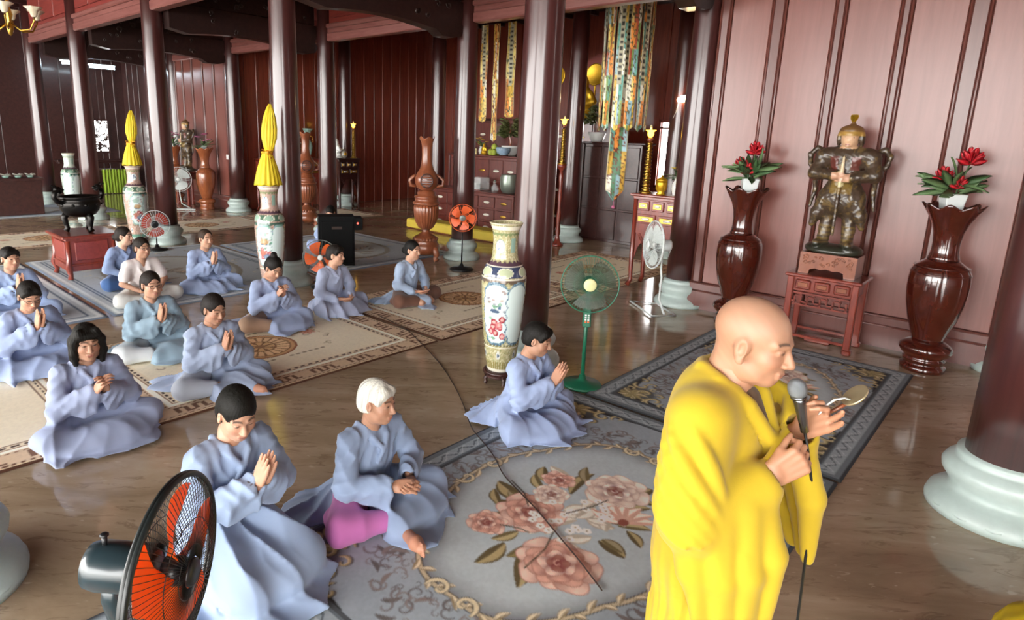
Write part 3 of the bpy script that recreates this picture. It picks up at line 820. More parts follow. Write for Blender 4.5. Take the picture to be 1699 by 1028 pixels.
# ================================================================ people
attr_mat('skin', rough=.5, sss=.12, bmp=.05, bscale=260)
attr_mat('hair', rough=.62, bmp=.5, bscale=220); MATS['hair'].node_tree.nodes['Principled BSDF'].inputs['Specular IOR Level'].default_value = .25
attr_mat('cloth', rough=.85, bmp=.12, bscale=500, sheen=.15)
plain('spectacles', '#2b1f1c', .3)
SKIN = [lin('#cfa68f'), lin('#c49b84'), lin('#b58c75'), lin('#d6b09b')]
def sd_head(h, sharp=1.0, bald=False):
    g = SDF((-.115, -.145, -.235), (.115, .145, .145), h)
    g.ell((0, -.018, .030), (.0765, .096, .088), 0)
    g.ell((0, .022, -.040), (.060, .066, .078), .03)
    g.ell((0, .052, -.092), (.030, .026, .024), .03)
    for s in (-1, 1):
        g.ell((s*.036, .048, -.028), (.030, .032, .030), .02)
        g.ell((s*.045, .015, -.075), (.022, .035, .030), .025)
        g.cap((s*.014, .080, .024), (s*.046, .066, .024), .011, .010, .014)
    g.cap((0, .082, .012), (0, .104, -.030), .008, .0125, .010)
    for s in (-1, 1):
        g.ell((s*.012, .094, -.034), (.0085, .010, .008), .006)
        g.ell((s*.031, .096, .006), (.017, .013, .010), .010, 's')
        g.ell((s*.031, .074, .005), (.0155, .0125, .0095), .004)
    g.cap((-.017, .086, -.061), (.017, .086, -.061), .0055, .0055, .007); g.cap((0, .091, -.062), (0, .091, -.062), .006, .006, .008)
    g.cap((-.013, .085, -.072), (.013, .085, -.072), .0065, .0065, .007)
    g.cap((-.021, .094, -.0665), (.021, .094, -.0665), .0022, .0022, .003, 's')
    for s in (-1, 1):
        g.ell((s*.079, -.008, -.004), (.010, .021, .033), .008, 'u', rotm(0, 0, s*-.35))
        g.ell((s*.088, .000, -.002), (.007, .010, .017), .006, 's', rotm(0, 0, s*-.35))
    g.cap((0, -.025, -.05), (0, -.045, -.24), .050, .056, .03)
    return g
def face_col(V, base, eyes=.6, lips='#a8625a', bald=False):
    x, y, z = V[:, 0], V[:, 1], V[:, 2]; ax = np.abs(x)
    C = np.tile(base, (len(V), 1)); fr = y > .045
    n = fbm(x*60+3, z*60+y*40, 3, 3)[:, None]; C = C*(.90+.2*n)
    def mixin(m, c): 
        nonlocal C
        m = np.clip(m, 0, 1)[:, None]; C = C*(1-m)+np.asarray(c, np.float32)*m
    mixin(np.exp(-(((ax-.045)/.022)**2+((z+.03)/.02)**2))*.35*fr, base*np.array([1.05, .75, .72]))
    mixin(np.exp(-(((ax-.031)/.02)**2+((z-.004)/.012)**2))*.35*fr, base*.6)
    zb = .030+.004*np.cos((ax-.03)/.018*1.3)
    mixin(fr*np.clip(1.6-np.abs(z-zb)/.0032, 0, 1)*((ax > .013) & (ax < .050))*.85, lin('#2a1d18'))
    mixin(fr*np.clip(1.5-np.hypot((ax-.031)/.0145, (z-.006)/(.0042*eyes+.0012))*1.1, 0, 1), lin('#20140f'))
    mixin(fr*np.clip(1.6-np.hypot(x/.022, (z+.067)/.0095)*1.2, 0, 1)*.75, lin(lips))
    mixin(fr*np.clip(1.5-np.hypot((ax-.010)/.0045, (z+.041)/.003), 0, 1)*.8, lin('#5a2f24'))
    return C
def hair_mesh(style, h, color, seed=1):
    g = SDF((-.14, -.20, -.20), (.14, .14, .17), h)
    g.ell((0, -.022, .036), (.0845, .103, .095), 0)
    if style != 'thin': g.ell((0, -.045, -.01), (.084, .082, .085), .02)
    g.ell((0, .112, -.030), (.070, .070, .088), .012, 's')
    if style in ('short', 'crop'):
        g.ell((0, .02, -.16), (.2, .2, .115), .01, 's'); g.ell((0, .10, .0), (.062, .05, .062), .012, 's')
        for s in (-1, 1): g.ell((s*.088, .012, -.020), (.03, .034, .048), .01, 's')
        if style == 'short':
            for s in (-1, 1): g.cap((s*.03, .054, .085), (s*.070, .040, .030), .017, .010, .025)
            g.cap((-.050, .058, .072), (.050, .058, .072), .014, .014, .025)
    elif style == 'bob':
        for s in (-1, 1):
            g.path([(s*.05, .045, .095), (s*.080, .040, .03), (s*.088, .032, -.06), (s*.080, .03, -.135)], [.024, .024, .026, .018], .02)
            g.cap((s*.07, -.04, 0), (s*.075, -.035, -.13), .04, .03, .03)
        g.cap((0, -.085, 0), (0, -.08, -.14), .05, .045, .03)
        g.cap((-.05, .068, .070), (.05, .068, .070), .016, .016, .02)
    elif style in ('tied', 'bun'):
        g.ell((0, .10, .012), (.056, .05, .070), .012, 's'); g.ell((0, .03, -.17), (.2, .2, .115), .01, 's')
        for s in (-1, 1): g.ell((s*.088, .012, -.022), (.03, .030, .046), .01, 's')
        if style == 'tied': g.ell((0, -.135, -.02), (.04, .036, .045), .02)
        else: g.ell((0, -.07, .13), (.035, .035, .03), .015)
    elif style == 'thin':
        g.ell((0, .09, .03), (.062, .06, .070), .012, 's'); g.ell((0, .03, -.17), (.2, .2, .12), .01, 's')
        for s in (-1, 1): g.ell((s*.088, .012, -.022), (.03, .030, .046), .01, 's')
    g.disp(lambda X, Y, Z: .0014*np.sin(np.arctan2(X+0*Y, Y+.03+0*X)*46+3*np.sin(Z*50+seed))+0*Z)
    V, Q = g.nets(); V = smooth_verts(V, Q, 1)
    st = vnoise(np.arctan2(V[:, 0], V[:, 1])*26, V[:, 2]*9, seed)
    C = lin(color)*(.6+.8*st)[:, None]
    return V, Q, C
def hand_sdf(g, wrist, F, N, side, curl=(.05, .05, .05), spread=.02, thumb=(.5, .3), sc=1.0, lens=None):
    """F: finger direction, N: palm normal, side: thumb side vector; adds a hand to field g"""
    w = np.array(wrist, float); F = np.array(F, float); F /= np.linalg.norm(F); N = np.array(N, float); N -= F*(N@F); N /= np.linalg.norm(N)
    S = np.cross(N, F); S = S*np.sign(S@np.array(side))
    L = lens or (.072, .080, .075, .058)
    for i in range(4):
        o = (1.5-i)*.0195*sc
        b = w+F*(.088-.004*abs(i-1.2))*sc+S*o
        g.cap(w+S*o*.75+F*.005, b, .0135*sc, .0115*sc, .010)
        d = F+S*(1.5-i)*spread; p = b; seg = [L[i]*.45*sc, L[i]*.31*sc, L[i]*.24*sc]; r = [.0092, .0084, .0074, .006]
        ang = 0
        for k in range(3):
            ang += curl[k] if not isinstance(curl[0], (list, tuple)) else curl[i][k]
            dd = d*math.cos(ang)+N*math.sin(ang); dd /= np.linalg.norm(dd); q = p+dd*seg[k]
            g.cap(p, q, r[k]*sc, r[k+1]*sc, .003); p = q
    b = w+S*.022*sc+F*.018*sc; t1 = b+(S*math.sin(thumb[0])+F*math.cos(thumb[0])+N*thumb[1]*.5)*.042*sc
    t2 = t1+(S*math.sin(thumb[0]*.5)+F*math.cos(thumb[0]*.5)+N*thumb[1])/1.1*.030*sc; t3 = t2+(F+S*.1+N*thumb[1])/1.15*.020*sc
    g.cap(b, t1, .0145*sc, .0110*sc, .010); g.cap(t1, t2, .0102*sc, .0088*sc, .004); g.cap(t2, t3, .0086*sc, .0066*sc, .003)
    g.cap(w-F*.06*sc, w+F*.01*sc, .023*sc, .021*sc, .012)
    return g
def hands(pose, c, h=.0035, tilt=.45, yawd=0.0):
    """pair of hands about point c (between the wrists); returns V,Q"""
    c = np.array(c, float); g = SDF(c-np.array([.13, .12, .10]), c+np.array([.13, .20, .22]), h)
    if pose == 'pray':
        F = np.array([0, math.sin(tilt), math.cos(tilt)])
        for s in (-1, 1): hand_sdf(g, c+np.array([s*.016, 0, 0]), F+np.array([s*.02, 0, 0]), (-s, 0, 0), (0, -1, .4), (-.03, .03, .05), .005, (.25, .1))
    elif pose == 'steeple':          # fingers interlaced, knuckles up
        for s in (-1, 1): hand_sdf(g, c+np.array([s*.030, 0, 0]), (-s*.28, .62, .75), (-s, .1, -.1), (0, -.4, 1), (.35, .6, .5), .01, (.3, .4))
    elif pose == 'clasp':
        hand_sdf(g, c+np.array([.055, -.02, .0]), (-.62, .75, .05), (-.45, -.35, -.6), (-.2, .2, 1), (.45, .7, .5), .01, (.35, .4))
        hand_sdf(g, c+np.array([-.055, -.02, -.01]), (.70, .68, .02), (.35, -.35, .5), (0, .2, 1), (.35, .6, .45), .01, (.35, .3))
    elif pose == 'lap':
        hand_sdf(g, c+np.array([.075, -.01, .012]), (-.93, .35, -.06), (0, -.2, 1), (.2, 1, .1), (.12, .2, .2), .01, (.5, .2))
        hand_sdf(g, c+np.array([-.075, -.01, -.012]), (.93, .35, -.06), (0, -.2, 1), (-.2, 1, .1), (.12, .2, .2), .01, (.5, .2))
    V, Q = g.nets(); return smooth_verts(V, Q, 1), Q
def foot(c, d, h=.004):
    """bare foot lying on its side; c heel-ward point, d toe direction"""
    c = np.array(c, float); d = np.array(d, float); d /= np.linalg.norm(d); sd = np.cross(d, (0, 0, 1.0))
    g = SDF(c-.17, c+.17, h)
    g.cap(c-d*.10, c+d*.02, .032, .036, .02); g.cap(c+d*.02, c+d*.075, .038, .030, .02)
    for i in range(5):
        o = (i-2)*.0145; b = c+d*.085+np.array([0, 0, o])-d*abs(i-1)*.004
        g.cap(b, b+d*(.030-.003*i), .0105-.0012*i, .0085-.001*i, .004)
    V, Q = g.nets(); return smooth_verts(V, Q, 1), Q

def seated(name, loc, label, face=0.0, robe='#8796b1', pose='pray', yaw=0.0, pitch=.15, roll=0.0, hair='short', hcol='#17130f', skin=0, pants=None, bare=(), kneel=False, tail=1, lean=.03, scale=1.0, h=.0135, seed=1, glasses=False, inner=None, hz=None, eyes=.6, feet=(), shirt=False, hy=0.0):
    """one person on the floor: body (root mesh) with garments and hair as children. faces world -Y when face = 0"""
    rnd = random.Random(seed); up = .17 if kneel else 0.0
    T = np.array([0, 0, up]); sk = SKIN[skin % 4]*np.array([.92, .86, .80], np.float32)
    neck = np.array([0, .0+lean, .53+up]); hc = np.array([hy*.2, .035+lean*1.5+.03*pitch, .685+up-.02*pitch])
    Rh = rotm(-pitch, roll, yaw)
    sh = .165
    if pose in ('pray', 'steeple'):
        hzz = hz if hz is not None else .40
        elb = [np.array([s*.235, .09+lean, .26+up]) for s in (-1, 1)]; wc = np.array([0, .235+lean, hzz+up])
        wr = [wc+np.array([s*.03, -.03, -.02]) for s in (-1, 1)]
    elif pose == 'clasp':
        elb = [np.array([s*.25, .07+lean, .27+up]) for s in (-1, 1)]; wc = np.array([0, .27+lean, (hz or .27)+up]); wr = [wc+np.array([s*.075, -.05, 0]) for s in (-1, 1)]
    else:
        elb = [np.array([s*.255, .03+lean, .27+up]) for s in (-1, 1)]; wc = np.array([0, .22+lean, (hz or .175)+up]); wr = [wc+np.array([s*.10, -.03, 0]) for s in (-1, 1)]
    if kneel: knee = [np.array([s*.15, .36, .105]) for s in (-1, 1)]; ank = [np.array([s*.11, -.16, .06]) for s in (-1, 1)]; hipz = .26
    else: knee = [np.array([s*.33, .17, .095]) for s in (-1, 1)]; ank = [np.array([-s*.09, .32, .055]) for s in (-1, 1)]; hipz = .11
    # ---- body (skin)
    g = SDF((-.5, -.32, 0), (.5, .52, .62+up), .024)
    g.cap((0, -.04, hipz), (0, lean*.7-.01, .40+up), .115, .10, .03, 'u', (1.15, .75, 1)); g.cap((-.12, lean-.01, .475+up), (.12, lean-.01, .475+up), .055, .055, .04)
    g.cap((0, lean-.01, .46+up), (0, lean-.01, .57+up), .058, .05, .03)
    for i in (0, 1):
        s = (-1, 1)[i]
        g.path([(s*sh, lean-.01, .475+up), elb[i], wr[i]], [.045, .040, .026], .02)
        g.path([(s*.09, -.02, hipz), knee[i], ank[i]], [.08, .06, .045], .03)
    g.floor(.02)
    V, Q = g.nets(); parts = [(V, Q, sk)]
    hh = .0042 if h < .0115 else .0055
    V, Q = sd_head(hh).nets(); V = smooth_verts(V, Q, 1); C = face_col(V, sk, eyes); parts.append((V @ Rh.T+hc, Q, C))
    V, Q = hands(pose, wc, .0040 if h < .0115 else .0055); parts.append((V, Q, sk*np.array([1.02, .97, .95], np.float32)))
    for (fc, fd) in feet: V, Q = foot(fc, fd); parts.append((V, Q, sk*np.array([1.05, .92, .9], np.float32)))
    V, Q, C = join(parts)
    root = link(name, mesh_np(name, V, Q, C), 'skin', None, loc, (0, 0, PI+face)); root.scale = (scale,)*3
    tag(root, label, 'person', 'people sitting on the floor')
    # ---- hair
    if hair:
        V, Q, C = hair_mesh(hair, .0050 if h < .0115 else .0062, hcol, seed); link('hair', mesh_np('hair', V @ Rh.T+hc, Q, C), 'hair', root)
    if glasses:
        mb = MB()
        for s in (-1, 1):
            mb.tube([(s*.031+.021*math.cos(t), .101-.012*abs(math.cos(t))*(1 if math.cos(t)*s > 0 else 0), .004+.015*math.sin(t)) for t in np.linspace(0, 2*PI, 16, endpoint=False)], .0022, 6, True)
            mb.tube([(s*.052, .092, .008), (s*.076, .05, .010), (s*.084, -.005, .008)], .002, 5)
        mb.tube([(-.011, .103, .006), (0, .106, .008), (.011, .103, .006)], .002, 5)
        gl = mb.mesh('glasses'); A = np.empty(len(gl.vertices)*3); gl.vertices.foreach_get('co', A); A = A.reshape(-1, 3) @ Rh.T+hc; gl.vertices.foreach_set('co', A.ravel()); link('glasses', gl, 'spectacles', root)
    # ---- robe
    def folds(amp):
        a1, a2, a3, a4 = [rnd.uniform(0, 6) for _ in range(4)]
        def rdg(t): return 1-2*np.abs(np.sin(t*.5))**.8
        def fn(X, Y, Z):
            rr = np.sqrt(X*X+(Y+.05)**2); ph = np.arctan2(X, Y+.16)
            lowz = np.clip((.27+up*1.6-Z)/.12, 0, 1)
            sk_ = 1.25*rdg(ph*12+3.2*np.sin(ph*2.1+a1)+6*rr+a2)*np.clip((rr-.08)/.16, 0, 1)*(.75+.25*np.sin(ph*3.1+a4+rr*5))
            sk_ = sk_+.6*rdg(ph*26+a3+3*np.sin(rr*12+a1+ph*2))*(.6+.4*np.sin(ph*3.3+a2))*np.clip((rr-.16)/.2, 0, 1)
            sl = np.clip((np.abs(X)-.13)/.06, 0, 1)
            arm = rdg((Z*1.0+Y*.55)*58+2.4*np.sin(X*19+a2)+1.7*np.sin(Y*23+a1))*(.5+.5*np.sin(Z*17+Y*9+a4))+.5*rdg((Z-Y*.7)*80+a3+2*np.sin(X*30))
            body = rdg((np.abs(X)*1.5-Z*.55)*62+a3+1.5*np.sin(Z*19+a1))*(.5+.5*np.sin(Z*13+X*11+a2))+.4*rdg((X*1.2+Z*.25)*90+a1+2*np.sin(Z*14))
            return -amp*(sk_*lowz*1.3+(arm*sl*1.0+body*(1-sl)*.8)*(1-lowz))
        return fn
    lo = (-.62, -.52, 0); hi = (.62, .66, .62+up)
    g = SDF(lo, hi, h)
    g.cap((0, -.05, hipz-.02), (0, lean*.6-.01, .36+up), .150, .130, .03, 'u', (1.12, .82, 1))
    g.cap((0, lean*.6-.01, .34+up), (0, lean-.015, .455+up), .13, .105, .04, 'u', (1.15, .8, 1))
    g.cap((-.135, lean-.015, .475+up), (.135, lean-.015, .475+up), .066, .066, .05)
    for i in (0, 1):
        s = (-1, 1)[i]
        if shirt:
            g.cap((s*sh, lean-.01, .475+up), (np.array([s*sh, lean, .475+up])*.35+elb[i]*.65), .066, .072, .03)
        else:
            el = elb[i]; w_ = wr[i]; dirv = (w_-el)/np.linalg.norm(w_-el)
            g.path([(s*sh, lean-.01, .475+up), el], [.066, .068], .035)
            g.cap(el, w_-dirv*.015, .066, .060 if pose != 'lap' else .05, .03)
            m = el*.45+w_*.55
            drop = .11 if pose in ('pray', 'steeple', 'clasp') else .02
            nx_ = np.cross(dirv, (0, 0, 1.0)); nx_ /= np.linalg.norm(nx_); uz = np.cross(nx_, dirv)
            Rm = np.stack([dirv, nx_, uz], 1)
            if drop > .05: g.ell(m*.4+w_*.6+np.array([s*.012, -.01, -.05])-dirv*.03, (.105, .038, .105), .035, 'u', Rm)
            g.cap(w_-dirv*.035, w_+dirv*.05, .030, .036, .0, 's')
        if s not in bare:
            if kneel:
                g.path([(s*.09, -.05, .25), knee[i]], [.13, .115], .04); g.path([knee[i], ank[i]], [.10, .09], .04)
            else:
                g.path([(s*.09, -.03, .11), knee[i]], [.115, .088], .05); g.path([knee[i], ank[i]], [.085, .065], .05)
    if kneel:
        g.ell((0, .14, .10), (.27, .36, .15), .06); g.ell((0, .22, 0), (.36, .40, .045), .05); g.ell((.12, .42, 0), (.26, .20, .035), .05); g.ell((.16, -.12, .0), (.26, .26, .06), .05)
    else:
        if not bare: g.ell((0, .20, .045), (.36, .22, .085), .06); g.ell((rnd.uniform(-.04, .04), .27, 0), (.42, .25, .030), .04)
        elif len(bare) == 1:
            s = -bare[0]; g.ell((s*.12, .22, .05), (.27, .20, .09), .06); g.ell((s*.13, .29, 0), (.32, .24, .028), .04); g.ell((bare[0]*.05, .36, 0), (.12, .16, .022), .03)
        else: g.ell((0, .20, .075), (.13, .19, .085), .06); g.ell((0, .36, .0), (.19, .22, .03), .04)
        if tail:
            sx = tail; g.ell((sx*.24, -.20, .0), (.20, .17, .055), .05); g.ell((sx*.30, -.28, .0), (.16, .11, .030), .04)
        g.ell((0, -.14, .03), (.24, .16, .11), .06)
    for s in bare:
        i = 0 if s < 0 else 1
        g.path([(s*.13, -.0, .10), knee[i]+np.array([s*.04, 0, 0])], [.098, .100], .015, 's'); g.cap(knee[i], knee[i]*.6+ank[i]*.4, .09, .08, .015, 's')
    # neck opening and crossed collar
    g.disp(folds(.0098 if not shirt else .003))
    g.cap((0, lean-.005, .535+up), (0, lean+.02, .66+up), .055, .10, .010, 's'); g.cap((0, lean+.075, .56+up), (0, lean+.125, (.43 if not shirt else .40)+up), .050, .008 if not shirt else .05, .008, 's')
    if not shirt:
        yb = lean*.8
        for s in (-1, 1):
            pts = [(s*.060, lean-.055, .540+up), (s*.066, lean+.02, .522+up), (s*.046, lean+.072, .480+up), (s*.008, yb+.104, .425+up), (-s*.05, yb+.112, .355+up)]
            if s > 0: pts = pts[:4]
            off = [(p[0]+s*.022, p[1]-.002, p[2]-.008) for p in pts]
            g.path(off, [.005]*len(off), .008, 's')
            g.path(pts, [.017, .018, .018, .016, .013][:len(pts)], .005)
    else:
        for s in (-1, 1): g.path([(s*.066, lean-.04, .535+up), (s*.075, lean+.03, .50+up), (s*.065, lean+.085, .42+up), (0, lean+.10, .36+up)], [.012]*4, .006)
    g.floor(.005)
    V, Q = g.nets(); V = smooth_verts(V, Q, 1)
    base = lin(robe)*np.array([1.14, 1.20, 1.32], np.float32); nz = fbm(V[:, 0]*14+seed, V[:, 2]*14+V[:, 1]*9, seed, 3)
    C = base*(.90+.2*nz)[:, None]
    link('robe' if not shirt else 'blouse', mesh_np('robe', V, Q, C), 'cloth', root)
    if inner:
        mb = SDF((-.1, -.05, .36+up), (.1, .2+lean, .6+up), .006); mb.cap((0, lean+.03, .52+up), (0, lean+.075, .42+up), .045, .03, .02)
        V, Q = mb.nets(); link('inner_shirt', mesh_np('inner_shirt', V, Q, lin(inner)), 'cloth', root)
    # ---- trousers
    if pants:
        g = SDF((-.55, -.25, 0), (.55, .5, .34+up), .012)
        for s in (bare or (-1, 1)):
            i = 0 if s < 0 else 1
            g.path([(s*.10, -.03, .105), knee[i]], [.108, .090], .03); g.path([knee[i], knee[i]*.5+ank[i]*.5], [.088, .066], .03)
            if abs(s) and not kneel: g.ell((s*.22, .06, .05), (.12, .14, .06), .04)
        g.disp(folds(.004)); g.floor(.008)
        V, Q = g.nets(); V = smooth_verts(V, Q, 1); nz = fbm(V[:, 0]*14+seed, V[:, 2]*14+V[:, 1]*9, seed+3, 3)
        link('trousers', mesh_np('trousers', V, Q, lin(pants)*(.9+.2*nz)[:, None]), 'cloth', root)
    return root
seated('person', (1.26, 2.70, .016), 'woman with cropped black hair kneeling in blue-grey robe behind the black fan, palms pressed', .12, '#8b99ad', 'pray', -.25, .42, 0, 'crop', '#14130f', 0, kneel=True, h=.009, seed=2, lean=.05, eyes=.15)
seated('person', (2.06, 2.61, .016), 'white haired elder in grey robe and magenta trousers, hands clasped', .05, '#7d899c', 'clasp', .25, .10, 0, 'short', '#cfcdc2', 2, '#b565a2', (1,), h=.0095, seed=5, tail=1, eyes=.5, feet=(((.10, .47, .05), (.3, .9, .1)),))
seated('person', (3.62, 2.71, .016), 'man in pale blue robe praying in profile beside the tall porcelain vase', .05, '#939fb8', 'pray', .25, .28, 0, 'short', '#15120f', 2, h=.0095, seed=7, tail=.45, lean=.05, eyes=.25)
seated('person', (1.24, 4.71, .016), 'woman with black bob hair in lavender grey robe at the left, hands folded', .05, '#9299ad', 'steeple', -.15, .12, 0, 'bob', '#15130f', 1, None, (), h=.0095, seed=11, tail=-1, eyes=.7)
seated('person', (2.25, 4.94, .016), 'woman with tied dark hair and eyes lowered praying on the cream rug', .0, '#929bab', 'pray', .10, .25, 0, 'tied', '#1b1512', 2, '#a7adb8', (1,), h=.0095, seed=13, tail=1, eyes=.2, feet=(((-.16, .40, .04), (-.5, .9, 0)),))
seated('person', (2.19, 6.07, .016), 'smiling woman with glasses in teal grey robe and white trousers, praying', .0, '#84979f', 'pray', .05, .05, 0, 'tied', '#221c18', 1, '#cdd3d6', (1,), h=.0135, seed=17, tail=.55, glasses=True)
seated('person', (3.47, 6.14, .016), 'woman with hair bun bowing over joined hands, tan trousers', -.1, '#929cb2', 'steeple', .10, .55, 0, 'bun', '#171310', 1, '#a98a72', (1,), h=.0135, seed=19, tail=1, hz=.42, lean=.07, eyes=.1)
seated('person', (4.35, 6.21, .016), 'short haired woman in mauve grey robe, hands resting in lap', .15, '#9a9fb0', 'lap', .30, .05, 0, 'short', '#1d1714', 0, h=.015, seed=23, tail=0)
seated('person', (5.30, 5.89, .016), 'woman in light blue robe and brown trousers on the right cream rug', .1, '#98a5b5', 'lap', .05, .05, 0, 'tied', '#14110f', 0, '#6d4a3b', (-1, 1), h=.015, seed=29, tail=1)
seated('person', (3.70, 8.19, .016), 'woman praying with swept back hair, just left of the bouquet vase', .0, '#8f9bb3', 'pray', .10, .05, 0, 'thin', '#3b2c22', 0, h=.015, seed=31, tail=0, eyes=.3)
seated('person', (2.82, 8.01, .016), 'woman with glasses in a cream short sleeved blouse and white trousers', .1, '#d8cdc3', 'lap', .1, .05, 0, 'tied', '#241c17', 1, '#d9dad6', (-1, 1), h=.015, seed=37, tail=0, glasses=True, shirt=True)
seated('person', (2.95, 8.99, .016), 'young woman in blue robe half hidden behind the cream blouse', .25, '#7d8ba6', 'lap', .45, .02, 0, 'tied', '#221a15', 3, '#3d5f92', (1,), h=.0165, seed=41, tail=0)
seated('person', (1.27, 6.41, .016), 'woman with glasses bowing her mouth to her hands at the left edge', .1, '#8893ab', 'pray', -.05, .40, 0, 'short', '#17130f', 1, h=.0135, seed=43, tail=1, glasses=True, hz=.45, lean=.08, eyes=.2)
seated('person', (1.53, 8.19, .016), 'dark haired person at the far left edge beside the pale rug, praying', .1, '#8f9eb8', 'pray', .15, .05, 0, 'short', '#17120f', 1, h=.0165, seed=47, tail=0)
seated('person', (6.75, 9.59, .016), 'person hidden behind the black loudspeaker, only hair and shoulder showing', -.9, '#98a5be', 'lap', 0, .45, 0, 'crop', '#15120f', 1, h=.02, seed=53, tail=1)

# ================================================================ the standing person in yellow
def monk(x, y):
    sk = lin('#b3866a'); hc = np.array([0, .048, 1.582]); Rh = rotm(-.16, .0, -.05)
    g = SDF((-.36, -.22, 0), (.36, .36, 1.56), .024)
    g.cap((0, -.02, .95), (0, -.03, 1.34), .12, .12, .03, 'u', (1.2, .75, 1)); g.cap((-.15, -.025, 1.385), (.15, -.025, 1.385), .055, .055, .04)
    g.cap((0, -.03, 1.36), (0, .01, 1.52), .062, .056, .03)
    E = {1: (.265, .02, 1.12), -1: (-.26, .05, 1.13)}; Wr = {1: (.105, .145, 1.225), -1: (-.085, .165, 1.315)}
    for s in (-1, 1):
        g.path([(s*.18, -.02, 1.38), E[s], Wr[s]], [.05, .042, .030], .02)
        g.path([(s*.09, -.02, .93), (s*.10, .0, .50), (s*.10, -.02, .09)], [.09, .06, .04], .03)
        g.cap((s*.10, -.03, .05), (s*.11, .14, .035), .042, .032, .02)
    g.floor(.012)
    V, Q = g.nets(); parts = [(V, Q, sk)]
    hd = sd_head(.0034); hd.ell((0, -.03, .035), (.079, .098, .086), .03)
    hd.cap((0, -.06, -.05), (0, -.07, -.2), .05, .055, .03)
    for s in (-1, 1):
        hd.ell((s*.086, -.012, -.008), (.011, .023, .036), .006, 'u', rotm(0, 0, s*-.4)); hd.ell((s*.098, -.004, -.004), (.009, .012, .022), .004, 's', rotm(0, 0, s*-.4)); hd.ell((s*.090, -.004, -.040), (.009, .012, .012), .006)
    V, Q = hd.nets(); V = smooth_verts(V, Q, 1); C = face_col(V, sk, .25, '#a0614f')
    cap_ = np.clip((V[:, 2]-.035+.25*V[:, 1])/.05, 0, 1)*.3; C = C*(1-cap_[:, None])+lin('#a58673')*cap_[:, None]
    parts.append(((V*.985) @ Rh.T+hc, Q, C))
    g = SDF((-.13, .06, 1.15), (.20, .32, 1.50), .0036)
    hand_sdf(g, (.098, .160, 1.245), (-.42, .62, .62), (-.75, -.55, -.1), (-.2, -.4, 1), ((.75, 1.1, .8), (.9, 1.1, .8), (1.0, 1.1, .8), (1.05, 1.1, .8)), .01, (.4, .7), 1.06)
    hand_sdf(g, (-.075, .175, 1.335), (.20, .70, .66), (.75, -.35, .3), (.3, -.4, .9), ((.9, .9, .6), (.8, .9, .6), (.15, .25, .3), (.1, .2, .3)), .04, (.5, .5), 1.04)
    V, Q = g.nets(); parts.append((smooth_verts(V, Q, 1), Q, sk*np.array([1.03, .97, .95], np.float32)))
    V, Q, C = join(parts)
    root = link('person', mesh_np('person', V, Q, C), 'skin', None, (x, y, .013), (0, 0, PI))
    tag(root, 'shaven headed person in a bright yellow robe speaking into a microphone', 'person')
    g = SDF((-.42, -.32, 0), (.42, .36, 1.56), .0076)
    g.cap((0, .01, .06), (0, -.01, .95), .225, .178, .03, 'u', (1.05, .85, 1)); g.cap((0, -.02, .90), (0, -.025, 1.30), .185, .165, .05, 'u', (1.15, .80, 1))
    g.cap((-.165, -.025, 1.375), (.165, -.025, 1.375), .078, .078, .06); g.ell((0, -.07, 1.36), (.16, .09, .14), .06)
    for s in (-1, 1):
        el, w_ = np.array(E[s]), np.array(Wr[s]); d = (w_-el)/np.linalg.norm(w_-el)
        g.path([(s*.19, -.02, 1.375), el], [.085, .088], .05); g.cap(el, w_-d*.02, .085, .066, .035)
        if s > 0:
            g.path([el+np.array([.0, .0, -.02]), (.275, .045, .98), (.262, .085, .82)], [.062, .045, .026], .018)
            g.path([(.235, .075, 1.12), (.245, .11, .98), (.235, .135, .81)], [.06, .045, .026], .018)
            g.path([(.18, .12, 1.16), (.205, .165, 1.0), (.20, .18, .81)], [.055, .04, .024], .018)
            g.path([w_-d*.03+np.array([0, 0, -.02]), (.15, .205, 1.05), (.165, .215, .82)], [.055, .038, .022], .018)
        else:
            g.path([el+np.array([0, .03, -.02]), (-.24, .13, 1.0), (-.22, .17, .90)], [.06, .045, .026], .018)
            g.path([(-.18, .13, 1.2), (-.18, .19, 1.05), (-.18, .21, .90)], [.05, .04, .024], .018)
            g.path([w_-d*.03, (-.10, .225, 1.12), (-.13, .235, .91)], [.052, .038, .022], .018)
    # sash band tied across the waist and over the shoulder
    for dz in (0, .035): g.path([(.22, .06, 1.185+dz), (.11, .140, 1.215+dz), (-.02, .162, 1.29+dz), (-.14, .12, 1.37+dz), (-.17, .0, 1.43+dz*.4)], [.018, .021, .021, .019, .015], .006)
    def fn(X, Y, Z):
        rdg = lambda t: 1-2*np.abs(np.sin(t*.5))**.7
        ph = np.arctan2(X, Y+.02); low = np.clip((1.0-Z)/.25, 0, 1)
        sk_ = rdg(ph*13+1.8*np.sin(ph*2.3+.6)+1.0*np.sin(Z*4))*(.7+.3*np.sin(ph*5))+.45*rdg(ph*29+2*np.sin(Z*5+ph*2))
        soft = np.sin((Z*.6-Y*.9)*30+1.6*np.sin(Z*9+X*6))*np.clip((Z-1.0)/.1, 0, 1)
        return -(.0095*sk_*low+.0022*soft)
    g.disp(fn)
    def wind(A, B, r, e1, e2, t0, f0, t1, f1, w, op='u', n_=9):
        A, B = np.array(A), np.array(B); pts = []
        for i in range(n_):
            q = i/(n_-1); t_ = t0+(t1-t0)*q; f_ = math.radians(f0+(f1-f0)*q)
            pts.append(A+(B-A)*t_+(np.array(e1)*math.cos(f_)+np.array(e2)*math.sin(f_))*r)
        ws = [max(.002, w*math.sin(PI*(.12+.80*i/(n_-1)))) for i in range(n_)]
        g.path(pts, ws, .014 if op == 'u' else .010, op)
